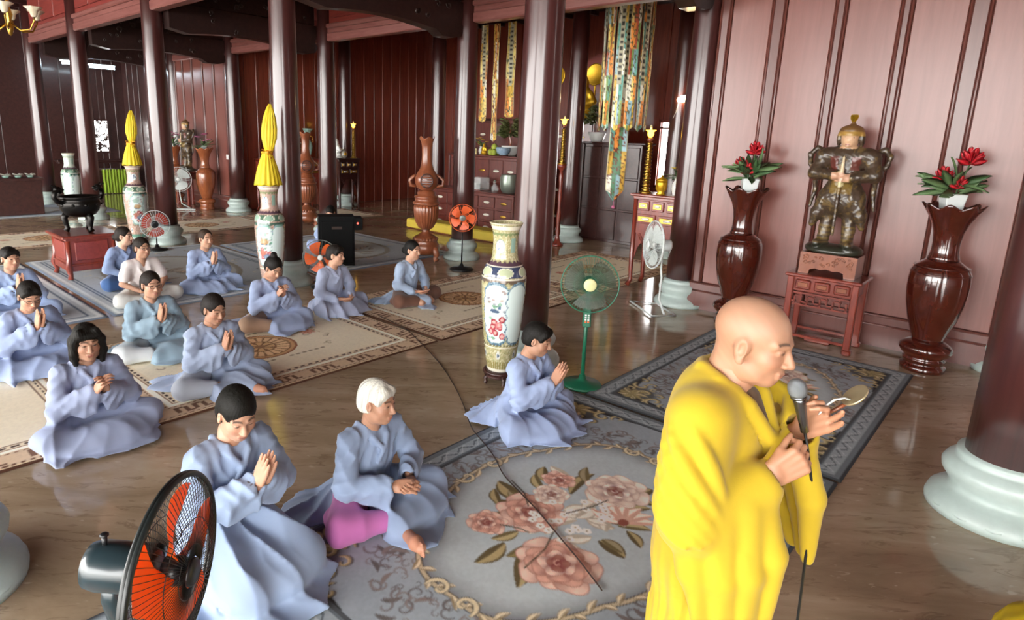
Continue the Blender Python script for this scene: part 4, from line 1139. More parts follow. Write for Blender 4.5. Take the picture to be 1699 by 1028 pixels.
    for s in (1, -1):
        A, B, Cc = (s*.19, -.02, 1.375), E[s], Wr[s]
        for (t0, f0, t1, f1) in ((.02, -35, .80, 70), (.15, -60, .95, 62), (.32, -75, 1.02, 52), (.52, -85, 1.08, 40), (.74, -85, 1.12, 20), (-.05, 15, .66, 80)):
            wind(A, B, .090, (s, 0, 0), (0, 1, 0), t0, f0, t1, f1, .019)
        for (t0, f0, t1, f1) in ((.05, 60, .3, -50), (.25, 70, .5, -60), (.5, 70, .75, -60)):
            wind(B, Cc, .070, (s*.6, -.8, 0), (0, 0, 1), t0, f0, t1, f1, .012)
    for (p, q, r_) in (((.31, .04, 1.08), (.285, .07, .84), .012), ((.285, .10, 1.08), (.262, .125, .84), .011), ((.235, .16, 1.06), (.225, .18, .84), .010)):
        g.cap(p, q, r_*.7, r_, .02)
    g.cap((0, -.03, 1.45), (0, .01, 1.60), .062, .115, .012, 's'); g.cap((0, .06, 1.46), (0, .125, 1.30), .052, .008, .01, 's')
    for s in (-1, 1):
        pts = [(0, -.098, 1.478), (s*.05, -.080, 1.480), (s*.079, -.02, 1.462), (s*.060, .062, 1.408), (s*.012, .118, 1.31), (-s*.05, .145, 1.20)]
        if s < 0: pts = pts[:5]
        off = [(p[0]*1.32, p[1]-.002, p[2]-.026) for p in pts[1:]]
        g.path(off, [.011]*len(off), .006, 's'); g.path(pts, [.022, .024, .026, .027, .025, .022][:len(pts)], .004)
    for s in (1, -1):
        w_ = np.array(Wr[s]); d = w_-np.array(E[s]); d /= np.linalg.norm(d); g.cap(w_-d*.05, w_+d*.05, .034, .045, .0, 's')
    g.cap((.25, -.1, .2), (.252, -.075, .93), .006, .006, .02, 's')
    g.floor(.01)
    V, Q = g.nets(); V = smooth_verts(V, Q, 2)
    nz = fbm(V[:, 0]*9, V[:, 2]*9+V[:, 1]*6, 2, 3); C = lin('#bfa31c')*(.9+.2*nz)[:, None]
    link('robe', mesh_np('robe', V, Q, C), 'cloth', root)
    g = SDF((-.1, -.02, 1.24), (.1, .16, 1.45), .006); g.cap((0, .03, 1.40), (0, .10, 1.30), .05, .03, .02); V, Q = g.nets()
    link('inner_shirt', mesh_np('inner_shirt', V, Q, lin('#5b4632')), 'cloth', root)
    return root
MKX, MKY = 1.84, .598
monk(MKX, MKY)
def mk(p): return (MKX-p[0], MKY-p[1], p[2])
# microphone held to the mouth
plain('mic_grille', '#8f969a', .38, .8, bmp=.8, vscale=900)
plain('mic_body', '#6f7275', .25, .9)
mic = thing('microphone', 'silver wired microphone held at the mouth of the person in yellow', 'microphone', mk((-.03, .196, 1.36)))
o0 = np.array(mk((-.03, .196, 1.36))); top = np.array(mk((.0, .163, 1.505))); ax_ = (top-o0)/np.linalg.norm(top-o0)
def along(t, ofs=0): return (top-o0)*t
MB().tube([along(0), along(.25), along(.62), along(.72)], [.011, .0125, .0165, .019], 16).build('handle', 'mic_body', mic)
mbx = MB(); mbx.tube([along(.70), along(.745)], .0215, 18); mbx.build('collar', 'mic_body', mic)
zz = Vector(ax_).to_track_quat('Z', 'Y').to_matrix(); Rz = np.array(zz)
MB().lathe([(.0205, 0), (.0245, .01), (.0255, .022), (.023, .036), (.015, .046), (.003, .0495)], 24, along(.74), Rz).build('grille', 'mic_grille', mic)
cb_ = [mk(p) for p in [(-.03, .196, 1.36), (-.04, .21, 1.30), (-.07, .225, 1.20), (-.10, .235, 1.0), (-.12, .24, .7), (-.14, .27, .3), (-.2, .4, .04), (-.3, .6, .012), (-.35, .9, .012)]]
MB().tube([tuple(np.array(p)-o0) for p in cb_], .0042, 6).build('cord', 'black_plastic', mic)
plain('pale_brass', '#cfc19a', .35, .7)
# small hand gong on a looped handle
hg = thing('hand_gong', 'small brass hand gong on a looped handle above the rug', 'hand gong', mk((-.085, .225, 1.405)))
h0 = np.array(mk((-.085, .225, 1.405)))
def hq(p): return tuple(np.array(mk(p))-h0)
MB().tube([hq(p) for p in [(-.085, .215, 1.395), (-.095, .245, 1.42), (-.105, .275, 1.45)]], .0055, 8).build('handle', 'carved_brown', hg)
Rg = np.array(Vector((-.35, .55, .6)).to_track_quat('Z', 'Y').to_matrix())
MB().lathe([(.0, .0), (.024, .001), (.037, .004), (.039, .010), (.036, .010), (.022, .006), (0, .005)], 24, hq((-.112, .292, 1.47)), Rg, caps=False).build('disc', 'pale_brass', hg)
MB().tube([hq(p) for p in [(-.06, .215, 1.40), (-.05, .23, 1.44), (-.06, .25, 1.465), (-.085, .268, 1.468), (-.105, .28, 1.46)]], .003, 6).build('loop', 'white_plastic', hg)

# ================================================================ statue wall group
def rim_wave(n_, amp, k=8):
    def w(th, i):
        t = max(0.0, (i-n_)/3.0)
        return amp*t*np.cos(k*th)*.6, amp*t*np.cos(k*th)
    return w
def wooden_vase(x, y, label, s=1.0, mat='vase_wood', group='tall wooden vases'):
    t = thing('wooden_vase', label, 'vase', (x, y, 0), 0, group); t.scale = (s, s, s)
    MB().lathe([(.185, 0), (.19, .015), (.19, .055), (.172, .065), (.165, .09), (.178, .10), (.178, .125), (.16, .14), (.20, .175), (.225, .215), (.215, .255), (.175, .285), (.135, .305)], 40).build('foot', mat, t)
    bd = MB().lathe([(.13, .30), (.135, .33), (.165, .42), (.205, .54), (.235, .68), (.248, .82), (.248, .92), (.238, 1.00), (.215, 1.05), (.165, 1.085), (.128, 1.115)], 48).build('body', mat, t)
    rg = MB()
    for z, r in ((1.045, .222), (.985, .243)): rg.tube([(r*math.cos(a), r*math.sin(a), z) for a in np.linspace(0, 2*PI, 48, endpoint=False)], .007, 6, True)
    rg.build('shoulder_band', mat, bd)
    prof = [(.125, 1.11), (.132, 1.125), (.122, 1.145), (.112, 1.20), (.110, 1.28), (.122, 1.38), (.150, 1.47), (.190, 1.545), (.222, 1.60), (.235, 1.625), (.226, 1.632), (.19, 1.56), (.14, 1.46), (.10, 1.35)]
    MB().lathe(prof, 64, wav=lambda th, i: (.018*max(0, min(1, (i-5)/4 if i < 10 else (13-i)/3))*np.cos(8*th), .022*max(0, min(1, (i-5)/4 if i < 10 else (13-i)/3))*np.cos(8*th))).build('neck', mat, t)
    return t
wooden_vase(7.62, 2.62, 'glossy dark wooden vase left of the guardian statue')
wooden_vase(7.50, .68, 'glossy red brown wooden vase right of the guardian statue')
wood('vase_wood_light', '#8a4a2c', '#a9633c', rough=.22, coat=.7, scale=(5, 5, 1.5), bmp=.02)

plain('leaf_green', '#5f7a4e', .5, var=.25, vscale=25)
plain('leaf_dark', '#3c5a34', .5, var=.3, vscale=25)
plain('petal_red', '#c11f2a', .45, var=.2)
plain('petal_pink', '#d678a0', .5, var=.2)
plain('planter', '#dfe6e4', .4, var=.04)
def red_flower_pot(x, y, z, label, seed, blooms):
    t = thing('flower_pot', label, 'flower pot', (x, y, z), 0, 'potted red flowers')
    R = rotm(0, 0, .5)
    MB().box((0, 0, .10), (.13, .13, .20), R, bev=.006, taper=1.35).build('planter', 'planter', t)
    rnd = random.Random(seed)
    for i in range(34):
        a = rnd.uniform(0, 2*PI); e = rnd.uniform(-.1, 1.1); L = rnd.uniform(.18, .32)
        d = (math.cos(a)*math.cos(e), math.sin(a)*math.cos(e), math.sin(e))
        MB().leaf((.03*math.cos(a), .03*math.sin(a), .19+rnd.uniform(0, .10)), d, (math.sin(i*1.7)*.9, math.cos(i*1.7)*.9, .6), L, rnd.uniform(.07, .10), .2, .003).build('leaf', rnd.choice(['leaf_green', 'leaf_green', 'leaf_dark']), t)
    for (bx, by, bz, r) in blooms:
        st = MB().tube([(bx*.1, by*.1, .15), (bx*.6, by*.6, bz*.7), (bx, by, bz)], .006, 6); st.build('stem', 'leaf_dark', t)
        mb = MB(); n_ = 26
        for k in range(n_):
            u = k/n_; a = k*2.4; e = .2+1.25*u; d = (math.cos(a)*math.cos(e), math.sin(a)*math.cos(e), math.sin(e))
            mb.leaf((bx, by, bz-.03+.06*u), d, (math.sin(k), math.cos(k), .4), r*(1.15-.15*u), r*.55, -.15, .003)
        mb.build('blossom', 'petal_red', t)
    return t
red_flower_pot(7.62, 2.60, 1.55, 'red flowers in a white planter on the left wooden vase', 3, ((0, -.02, .50, .10), (-.02, .12, .33, .09), (-.06, .02, .28, .08)))
red_flower_pot(7.50, .70, 1.54, 'red flowers in a white planter on the right wooden vase', 8, ((.0, -.08, .50, .11), (-.02, .10, .34, .09), (-.06, -.03, .28, .075)))

# low table with drawers and fretwork apron
def altar_stand(x0, x1, y0, y1, h, label):
    cx, cy = (x0+x1)/2, (y0+y1)/2; w, d = y1-y0, x1-x0
    t = thing('altar_stand', label, 'table', (cx, cy, 0))
    MB().box((0, 0, h-.018), (d+.05, w+.06, .036), bev=.01).build('table_top', 'red_wood', t)
    for sx in (-1, 1):
        for sy in (-1, 1):
            mb = MB().box((sx*(d/2-.03), sy*(w/2-.03), (h-.036)/2), (.065, .065, h-.036), bev=.008)
            mb.box((sx*(d/2-.022), sy*(w/2-.022), .03), (.085, .085, .06), bev=.012); mb.build('leg', 'red_wood', t)
    MB().box((0, 0, h-.115), (d-.06, w-.06, .16), bev=.005).build('case', 'red_wood', t)
    n_ = 3; ww = (w-.12)/n_
    for i in range(n_):
        dr = MB().box((-d/2+.018, -w/2+.06+(i+.5)*ww, h-.115), (.03, ww-.035, .105), bev=.012).build('drawer', 'red_wood', t)
        MB().box((-d/2-.002, -w/2+.06+(i+.5)*ww, h-.115), (.012, ww-.085, .05), bev=.01).build('carved_panel', 'carved_brown', dr)
    fr = MB(); z0, z1 = h-.34, h-.21; rnd = random.Random(2)
    for z in (z0, z1): fr.box((-d/2+.02, 0, z), (.025, w-.14, .018))
    for i in range(9):
        y = -w/2+.09+i*(w-.18)/8
        fr.box((-d/2+.02, y, (z0+z1)/2+(.02 if i % 2 else -.02)), (.022, .016, .09)); fr.box((-d/2+.02, y+.02, (z0+z1)/2+(.03 if i % 2 else -.03)), (.022, .07, .016))
    fr.build('fretwork', 'red_wood', t)
    for sx in (-1, 1): MB().box((sx*(d/2-.03), 0, .10), (.03, w-.12, .03), bev=.004).build('stretcher', 'red_wood', t)
    return t
altar_stand(7.36, 7.82, 1.30, 1.98, .79, 'small red wooden altar table under the guardian statue')
st = thing('statue_base', 'brown carved block with arched opening under the guardian statue', 'pedestal', (7.60, 1.64, .79))
R_ = np.array([[0, 0, 1], [1, 0, 0], [0, 1, 0.]])
pts = [(-.27, 0), (-.17, 0), (-.16, .05), (-.11, .065), (-.06, .055), (0, .07), (.06, .055), (.11, .065), (.16, .05), (.17, 0), (.27, 0), (.27, .23), (-.27, .23)]
MB().prism(pts, .34, R_, (-.17, 0, .002)).build('block', 'carved_brown', st)
cv = MB(); rnd = random.Random(5)
for i in range(26):
    y, z = rnd.uniform(-.23, .23), rnd.uniform(.10, .20); r = rnd.uniform(.012, .026)
    cv.tube([(-.172, y+r*(1-k*.12)*math.cos(k*.9), z+r*(1-k*.12)*math.sin(k*.9)) for k in range(7)], .006, 5)
cv.build('carving', 'carved_brown', st)

# guardian statue: armoured figure, joined palms over a staff, flying scarves
attr_mat('statue_paint', rough=.38, coat=.35, bmp=.25, bscale=90)
def guardian(h):
    g = SDF((-.46, -.28, 0), (.46, .30, 1.46), h)
    g.ell((0, 0, .03), (.27, .19, .07), .0); g.ell((-.16, .03, .05), (.12, .12, .06), .03); g.ell((.15, -.02, .05), (.13, .12, .055), .03)
    for s in (-1, 1):
        g.path([(s*.115, .03, .12), (s*.11, .0, .26), (s*.085, -.01, .5), (s*.06, -.01, .68)], [.058, .06, .075, .09], .03)
        g.cap((s*.12, .0, .115), (s*.15, .13, .105), .05, .042, .02)
        g.path([(s*.14, .02, .62), (s*.20, .05, .42), (s*.235, .06, .30)], [.07, .06, .03], .04)       # coat tails
    g.ell((0, .0, .58), (.215, .15, .19), .04); g.ell((0, .09, .60), (.10, .05, .15), .02)
    g.cap((0, 0, .72), (0, 0, .98), .135, .150, .04, 'u', (1.1, .8, 1))
    g.ell((0, .10, .74), (.085, .05, .07), .02)                                                     # belly plate
    for a in np.linspace(0, 2*PI, 20): pass
    g.cap((-.17, 0, 1.03), (.17, 0, 1.03), .085, .085, .04)
    for s in (-1, 1):
        g.ell((s*.215, .0, 1.02), (.085, .085, .075), .03)                                           # pauldrons
        g.path([(s*.22, .0, 1.0), (s*.27, .05, .84), (s*.06, .16, .83 if s > 0 else .80)], [.075, .07, .05], .03)
        g.path([(s*.22, -.05, 1.05), (s*.31, -.06, 1.10), (s*.37, -.04, 1.03), (s*.35, -.02, .93), (s*.29, .0, .84), (s*.27, -.03, .66), (s*.30, -.02, .48)], [.035, .026, .024, .024, .026, .024, .016], .015)
    g.cap((0, .165, .84), (0, .155, 1.02), .024, .012, .01)                                          # joined palms / tassel
    g.cap((0, .175, .80), (0, .17, .22), .020, .016, .01)
    g.ell((0, .03, 1.20), (.082, .088, .108), .02); g.cap((0, .0, 1.05), (0, .01, 1.15), .055, .055, .03)
    g.ell((0, .10, 1.185), (.014, .022, .022), .012); g.ell((0, .095, 1.13), (.03, .018, .016), .012)
    g.ell((0, .01, 1.28), (.112, .11, .062), .015); g.cap((-.09, .03, 1.25), (.09, .03, 1.25), .022, .022, .02)
    g.cap((0, .0, 1.30), (0, -.01, 1.39), .04, .012, .02)
    for s in (-1, 1): g.ell((s*.105, .0, 1.20), (.026, .05, .075), .015)
    def fn(X, Y, Z):
        return .0035*np.sin(X*95+2*np.sin(Z*40))*np.sin(Z*85+1.5*np.sin(X*35))*((Z < 1.10) & (Z > .12))+.0*Y
    g.disp(fn); g.floor(.002)
    V, Q = g.nets(); V = smooth_verts(V, Q, 1); x, y, z = V.T
    n_ = fbm(x*30+5, z*30+y*20, 4, 4); C = np.tile(lin('#4a3a2c'), (len(V), 1))
    def mx(m, c, a=1.0):
        nonlocal C
        m = np.clip(m, 0, 1)[:, None]*a; C = C*(1-m)+lin(c)*m
    mx((n_-.42)*8, '#332a22'); mx((n_-.52)*9, '#6d5836'); mx((z < .11)*1.0, '#2c3026', .9)
    mx(((np.abs(z-.73) < .09) & (np.abs(x) < .1) & (y > .06))*1.0, '#8a6f35', .8); mx((np.hypot(x, (z-.74)) < .03)*(y > .08), '#e0d3a0')
    mx(((z > .12) & (z < .30) & (np.abs(np.sin(z*70)) > .6))*1.0, '#7c6634', .7)
    mx(((np.abs(z-.95) < .07) & (np.abs(np.abs(x)-.10) < .04) & (y > .07))*1.0, '#6a2a22', .8)
    face = (z > 1.10) & (z < 1.262) & (y > .03) & (np.abs(x) < .078)
    mx(face*1.0, '#d9b08c'); mx((z > 1.235)*1.0, '#7a5a34'); mx(((np.abs(z-1.25) < .02) & (y > 0))*1.0, '#b08a45')
    mx(face*((np.hypot((np.abs(x)-.028)/.012, (z-1.197)/.005) < 1)), '#2a1a14'); mx(face*((np.abs(np.abs(x)-.028) < .018) & (np.abs(z-1.217) < .004)), '#2a1a14'); mx(face*(np.hypot(x/.022, (z-1.140)/.006) < 1), '#8a3a30')
    mx(((np.abs(x) < .03) & (y > .135) & (z > .84) & (z < 1.03))*1.0, '#dcc8a2'); mx(((np.abs(x) < .085) & (y > .125) & (z > .765) & (z < .86))*1.0, '#cfa184')
    return V, Q, C
V, Q, C = guardian(.0105)
gm = mesh_np('figure', V, Q, C); gm.materials.append(MATS['statue_paint'])
gs = thing('guardian_statue', 'painted armoured guardian statue with gold helmet on the red table', 'statue', (7.60, 1.64, 1.022), PI/2)
link('figure', gm, None, gs)
pl = MB()
for k in range(7):
    a = -.9+k*.3; pl.leaf((0, .005, 1.36), (math.sin(a)*.5, -.1, 1), (0, 1, 0), .09, .035, .1, .003)
pl.build('plume', 'gold', gs)

# ================================================================ porcelain vases
attr_mat('porcelain', rough=.16, coat=.6)
def lathe_col(name, prof, seg, colfn, rows=150):
    p = np.array(prof, float); d = np.r_[0, np.cumsum(np.hypot(np.diff(p[:, 0]), np.diff(p[:, 1])))]
    u = np.linspace(0, d[-1], rows); r = np.interp(u, d, p[:, 0]); z = np.interp(u, d, p[:, 1])
    k = np.array([1, 2, 1.])/4
    for _ in range(2): r[1:-1] = np.convolve(r, k, 'same')[1:-1]; z[1:-1] = np.convolve(z, k, 'same')[1:-1]
    th = np.linspace(0, 2*PI, seg, endpoint=False)
    T, Rr = np.meshgrid(th, r); _, Z = np.meshgrid(th, z); V = np.stack([Rr*np.cos(T), Rr*np.sin(T), Z], -1).reshape(-1, 3)
    C = colfn(T, Z, Rr).reshape(-1, 3)
    i = np.arange(rows*seg).reshape(rows, seg); j = np.roll(i, -1, 1)
    Q = np.stack([i[:-1], j[:-1], j[1:], i[1:]], -1).reshape(-1, 4)
    return mesh_np(name, V, Q, C)
VPROF = [(.0, .0), (.118, .0), (.122, .02), (.135, .10), (.158, .28), (.180, .50), (.193, .70), (.196, .82), (.190, .88), (.170, .93), (.140, .965), (.118, .99), (.110, 1.03), (.107, 1.10), (.108, 1.17), (.116, 1.24), (.134, 1.285), (.146, 1.30), (.147, 1.31), (.137, 1.312), (.118, 1.27), (.10, 1.20), (.0, 1.10)]
def vase_paint(kind, th0, seed):
    def fn(T, Z, R):
        d = (T-th0+PI) % (2*PI)-PI; U = d*.19; C = np.empty(T.shape+(3,), np.float32)
        n1 = fbm(T*20, Z*60, seed, 3)
        def mx(m, c, a=1.0):
            nonlocal C
            m = (np.clip(m, 0, 1)*a)[..., None]; C = C*(1-m)+lin(c)*m
        if kind == 0: C[:] = lin('#b3aa7e'); mx((n1-.45)*6, '#8f9468'); mx((vnoise(T*40, Z*130, seed)-.6)*6, '#d8d2ae')
        elif kind == 1: C[:] = lin('#b89a8c'); mx((n1-.45)*6, '#cbb0a0'); mx((vnoise(T*30, Z*90, seed)-.68)*6, '#8f7468')
        elif kind == 3: C[:] = lin('#c3cfc4'); mx((n1-.5)*5, '#a9bfae')
        # zigzag and bands
        zz = .02*np.abs(((T*9/PI) % 1)-.5)*2
        sb = '#3a4560' if kind == 0 else '#4e6a58'
        mx((np.abs(Z-.90) < .045), sb)
        for k in range(6):
            dd = (T-th0-.35-k*PI/3+PI) % (2*PI)-PI; e = np.hypot(dd*.165/.055, (Z-.90)/.036)
            mx(e < 1.12, '#f0ecd8'); mx(e < 1, '#b9c2a0' if kind == 0 else '#8fae9a')
        mx((np.abs(Z-.952) < .005) | (np.abs(Z-.845) < .005), '#ece6d2')
        mx((Z > .955) & (Z < .975+zz), '#5a4350'); mx((Z > .820-zz) & (Z < .84), '#6a5a4c' if kind == 0 else '#3f5f52')
        mx((Z > 1.255) & (Z < 1.28+.0*T), '#ece6d2'); mx((Z > 1.215-zz) & (Z < 1.225), '#7c8a5e'); mx(Z > 1.298, '#d9cfae')
        # neck medallion
        e = np.hypot((d+.15)*.11/.042, (Z-1.11)/.055); mx(e < 1.12, '#6d8a80'); mx(e < 1, '#dfe8e6'); mx((e < .8)*(vnoise(T*70, Z*130, seed+2) > .6), '#52698a')
        e = np.maximum(np.abs((d-.95)*.11)/.022, np.abs(Z-1.12)/.06); mx(e < 1, '#8fb0a0')
        # big cartouche: scalloped panel with birds and peonies
        for (dc, wd, kindp) in ((-.05, .118, 0), (1.02, .10, 1), (2.6, .13, 0), (-2.05, .11, 1)):
            dd = (T-th0-dc+PI) % (2*PI)-PI; uu = dd*.185; sc_ = .008*np.sin(Z*70)
            e = np.maximum(np.abs(uu+0*Z)/(wd+sc_), np.abs(Z-.54)/.255); q = (np.abs(uu)/(wd+sc_))**3.2+(np.abs(Z-.54)/.255)**3.2
            mx(q < 1.35, '#4e6f86' if kind == 0 else '#7fb3a0'); mx((q < 1.35)*(vnoise(T*60, Z*110, seed+9) > .55), '#8fa6b0'); mx(q < 1.0, '#d7e6e2')
            if kindp == 0 and kind != 3:
                rnd = random.Random(seed+int(dc*10))
                ins = q < .95
                for k in range(12):      # branches and leaves
                    a, b_ = rnd.uniform(-.09, .09), .32+rnd.random()*.34; e = np.hypot((uu-a)*1.0, (Z-b_)*1.6); mx(ins*(e < .020), rnd.choice(['#5f8a6a', '#7da58a', '#4f7a66']), .8)
                for k in range(9):
                    a, b_ = rnd.uniform(-.085, .085), .33+rnd.random()*.17; e = np.hypot(uu-a, Z-b_); mx(ins*(e < .030), rnd.choice(['#b4505a', '#c9787a', '#9f4048'])); mx(ins*(e < .016), '#e2a9a0')
                for k in range(10):
                    a, b_ = rnd.uniform(-.08, .08), .55+rnd.random()*.2; e = np.hypot(uu-a, (Z-b_)*1.3); mx(ins*(e < .014), rnd.choice(['#8d8f98', '#b9a79a', '#a08a86']), .9)
                e = np.hypot((uu+.01)*1.0+(Z-.57)*.6, (Z-.57)*2.6); mx(ins*(e < .045), '#4d5f78'); e = np.hypot(uu-.035, (Z-.60)*1.0); mx(ins*(e < .014), '#59708c')
                if kind == 1:
                    for (a, b_, c_) in ((.0, .60, '#c9a06a'), (-.03, .45, '#b5705a'), (.03, .40, '#6a86a6'), (-.02, .70, '#9fc0b0')):
                        e = np.hypot((uu-a)/.055, (Z-b_)/.038); mx(ins*(e < 1), c_, .8)
        mx((Z > .23) & (Z < .245), '#ece6d2'); mx((Z > .25) & (Z < .27)*((T*16/PI) % 1 < .5), '#6d6a50')
        mx((Z < .10)*(Z > .03)*((T*20/PI) % 1 < .55), '#8f8450' if kind == 0 else '#6a9a88'); mx((Z < .03), '#e6e2d2')
        e = np.hypot(((T*3/PI) % 1-.5)*.35, (Z-.165)*1.0); mx(e < .04, '#d9dcd6'); mx(e < .02, '#5f6f7f')
        return C
    return fn
def porcelain_vase(x, y, label, kind, th0, seg=120, rows=170, seed=3, h=1.44):
    t = thing('porcelain_vase', label, 'vase', (x, y, 0), 0, 'tall porcelain floor vases')
    b_ = link('body', lathe_col('vase_body', VPROF, seg, vase_paint(kind, th0, seed), rows), 'porcelain', t, (0, 0, .118)); b_.scale = (1, 1, (h-.118)/1.312)
    s = MB().lathe([(.135, .118), (.15, .112), (.152, .095), (.13, .085), (.142, .07), (.135, .055), (.11, .05)], 28)
    s.build('stand', 'dark_wood', t)
    for k in range(5):
        a = 2*PI*k/5+.3; MB().tube([(.125*math.cos(a), .125*math.sin(a), .085), (.15*math.cos(a), .15*math.sin(a), .05), (.14*math.cos(a), .14*math.sin(a), .02), (.155*math.cos(a), .155*math.sin(a), .006)], [.02, .018, .014, .018], 8).build('stand_foot', 'dark_wood', t)
    return t
porcelain_vase(4.14, 3.36, 'tall cream and blue porcelain vase with peony panel, beside the praying man', 0, math.radians(203), 130, 200, 3)
porcelain_vase(4.26, 7.44, 'pink porcelain vase with a yellow wrapped bouquet, nearer the camera', 1, math.radians(218), 84, 120, 5)
porcelain_vase(4.27, 12.10, 'pink porcelain vase with a yellow wrapped bouquet, farther left', 1, math.radians(262), 80, 110, 6)
porcelain_vase(4.60, 17.0, 'pale green porcelain vase behind the bronze incense burner', 3, math.radians(240), 64, 90, 8, 1.46)

# bouquets wrapped in pleated yellow cloth
plain('yellow_cloth', '#e0c423', .6, var=.15, vscale=14)
plain('ribbon', '#d99a1c', .5, var=.15)
def wrapped_bouquet(x, y, z, label, rz=0.0, seed=1, s=1.0):
    t = thing('wrapped_bouquet', label, 'bouquet', (x, y, z), rz, 'yellow wrapped bouquets'); t.scale = (s,)*3
    pr = [(.150, 0), (.146, .02), (.130, .10), (.105, .20), (.075, .29), (.055, .345), (.048, .37)]
    MB().lathe(pr, 72, wav=lambda th, i: (.010*(1-i/9)*np.sin(16*th+np.sin(3*th)), 0*th+(.012*np.sin(8*th) if i == 0 else 0))).build('skirt', 'yellow_cloth', t)
    top = MB().lathe([(.045, .35), (.062, .42), (.082, .50), (.080, .60), (.064, .70), (.036, .79), (.012, .84)], 64, wav=lambda th, i: (.010*np.sin(14*th+seed)*(i/3 if i < 3 else 1), .02*np.sin(2*th)*(i > 3)))
    o = top.build('wrap', 'yellow_cloth', t); o.scale = (.55, 1.0, 1.05); o.rotation_euler = (.05, .06, .4)
    bw = MB()
    for s_ in (-1, 1):
        for k in range(3):
            bw.leaf((0, 0, .36), (s_*.7*math.cos(.8), s_*math.sin(.8), .35-.45*k), (0, 0, 1), .13-.01*k, .06, .15, .004)
    bw.ball((-.05, -.03, .365), .028, 10, 6); bw.tube([(.055*math.cos(a), .055*math.sin(a), .362) for a in np.linspace(0, 2*PI, 16, endpoint=False)], .014, 6, True)
    bw.build('ribbon', 'ribbon', t)
wrapped_bouquet(4.26, 7.44, 1.445, 'yellow cloth wrapped bouquet standing in the nearer pink vase', .6, 1, 1.12)
wrapped_bouquet(4.27, 12.10, 1.445, 'yellow cloth wrapped bouquet standing in the farther pink vase', .9, 4, 1.05)

# ================================================================ bronze burner on its red chest
t = thing('pedestal_chest', 'square red lacquered chest on curved feet under the bronze burner', 'pedestal', (2.80, 10.05, 0.016))
MB().box((0, 0, .605), (.74, .80, .04), bev=.012).build('top', 'red_wood', t)
MB().box((0, 0, .57), (.66, .72, .04), bev=.01).build('moulding', 'red_wood', t)
MB().box((0, 0, .345), (.60, .66, .43), bev=.008).build('case', 'red_wood', t)
for (c_, sz) in (((0, -.335, .40), (.42, .02, .26)), ((-.305, 0, .40), (.02, .48, .26)), ((0, .335, .40), (.42, .02, .26)), ((.305, 0, .40), (.02, .48, .26))):
    MB().box(c_, sz, bev=.008).build('panel', 'panel_red', t)
sk_ = MB()
for (c_, sz) in (((0, -.33, .165), (.62, .03, .08)), ((-.30, 0, .165), (.03, .68, .08)), ((0, .33, .165), (.62, .03, .08)), ((.30, 0, .165), (.03, .68, .08))): sk_.box(c_, sz, bev=.008)
sk_.box((0, 0, .215), (.65, .71, .025), bev=.008); sk_.build('apron', 'red_wood', t)
for sx in (-1, 1):
    for sy in (-1, 1): MB().tube([(sx*.285, sy*.315, .56), (sx*.29, sy*.32, .3), (sx*.31, sy*.34, .17), (sx*.285, sy*.315, .07), (sx*.30, sy*.335, .012)], [.03, .03, .045, .03, .036], 10).build('leg', 'red_wood', t)
plain('bronze', '#23211f', .32, .75, var=.3, vscale=20, bmp=.1)
t = thing('incense_burner', 'dark bronze bowl shaped incense burner with dragon handles on red chest', 'incense burner', (2.80, 10.05, .645), .35)
MB().lathe([(.0, .20), (.10, .205), (.19, .24), (.245, .31), (.262, .38), (.258, .43), (.238, .455), (.262, .47), (.268, .495), (.255, .50), (.235, .47), (.20, .40), (0, .36)], 40, caps=False).build('bowl', 'bronze', t)
for k in range(3):
    a = 2*PI*k/3+.5; c_, s_ = math.cos(a), math.sin(a)
    MB().tube([(.16*c_, .16*s_, .27), (.205*c_, .205*s_, .20), (.19*c_, .19*s_, .11), (.175*c_, .175*s_, .05), (.20*c_, .20*s_, .012)], [.05, .046, .034, .032, .042], 12).build('leg', 'bronze', t)
for s_ in (-1, 1):
    mb = MB().tube([(s_*.25, 0, .42), (s_*.32, 0, .44), (s_*.36, .0, .50), (s_*.345, 0, .57), (s_*.29, 0, .60), (s_*.255, 0, .56)], [.03, .034, .032, .034, .038, .026], 10)
    mb.ball((s_*.30, 0, .61), (.055, .04, .04), 12, 7); mb.ball((s_*.25, 0, .60), (.04, .03, .025), 10, 6)
    for q in (-1, 1): mb.tube([(s_*.32, q*.02, .635), (s_*.36, q*.03, .66), (s_*.385, q*.035, .655)], [.012, .010, .004], 6)
    mb.build('dragon_handle', 'bronze', t)
cv = MB()
for k in range(10):
    a = 2*PI*k/10; cv.ball((.25*math.cos(a), .25*math.sin(a), .385), (.03, .03, .022), 8, 5)
cv.build('relief', 'bronze', t)

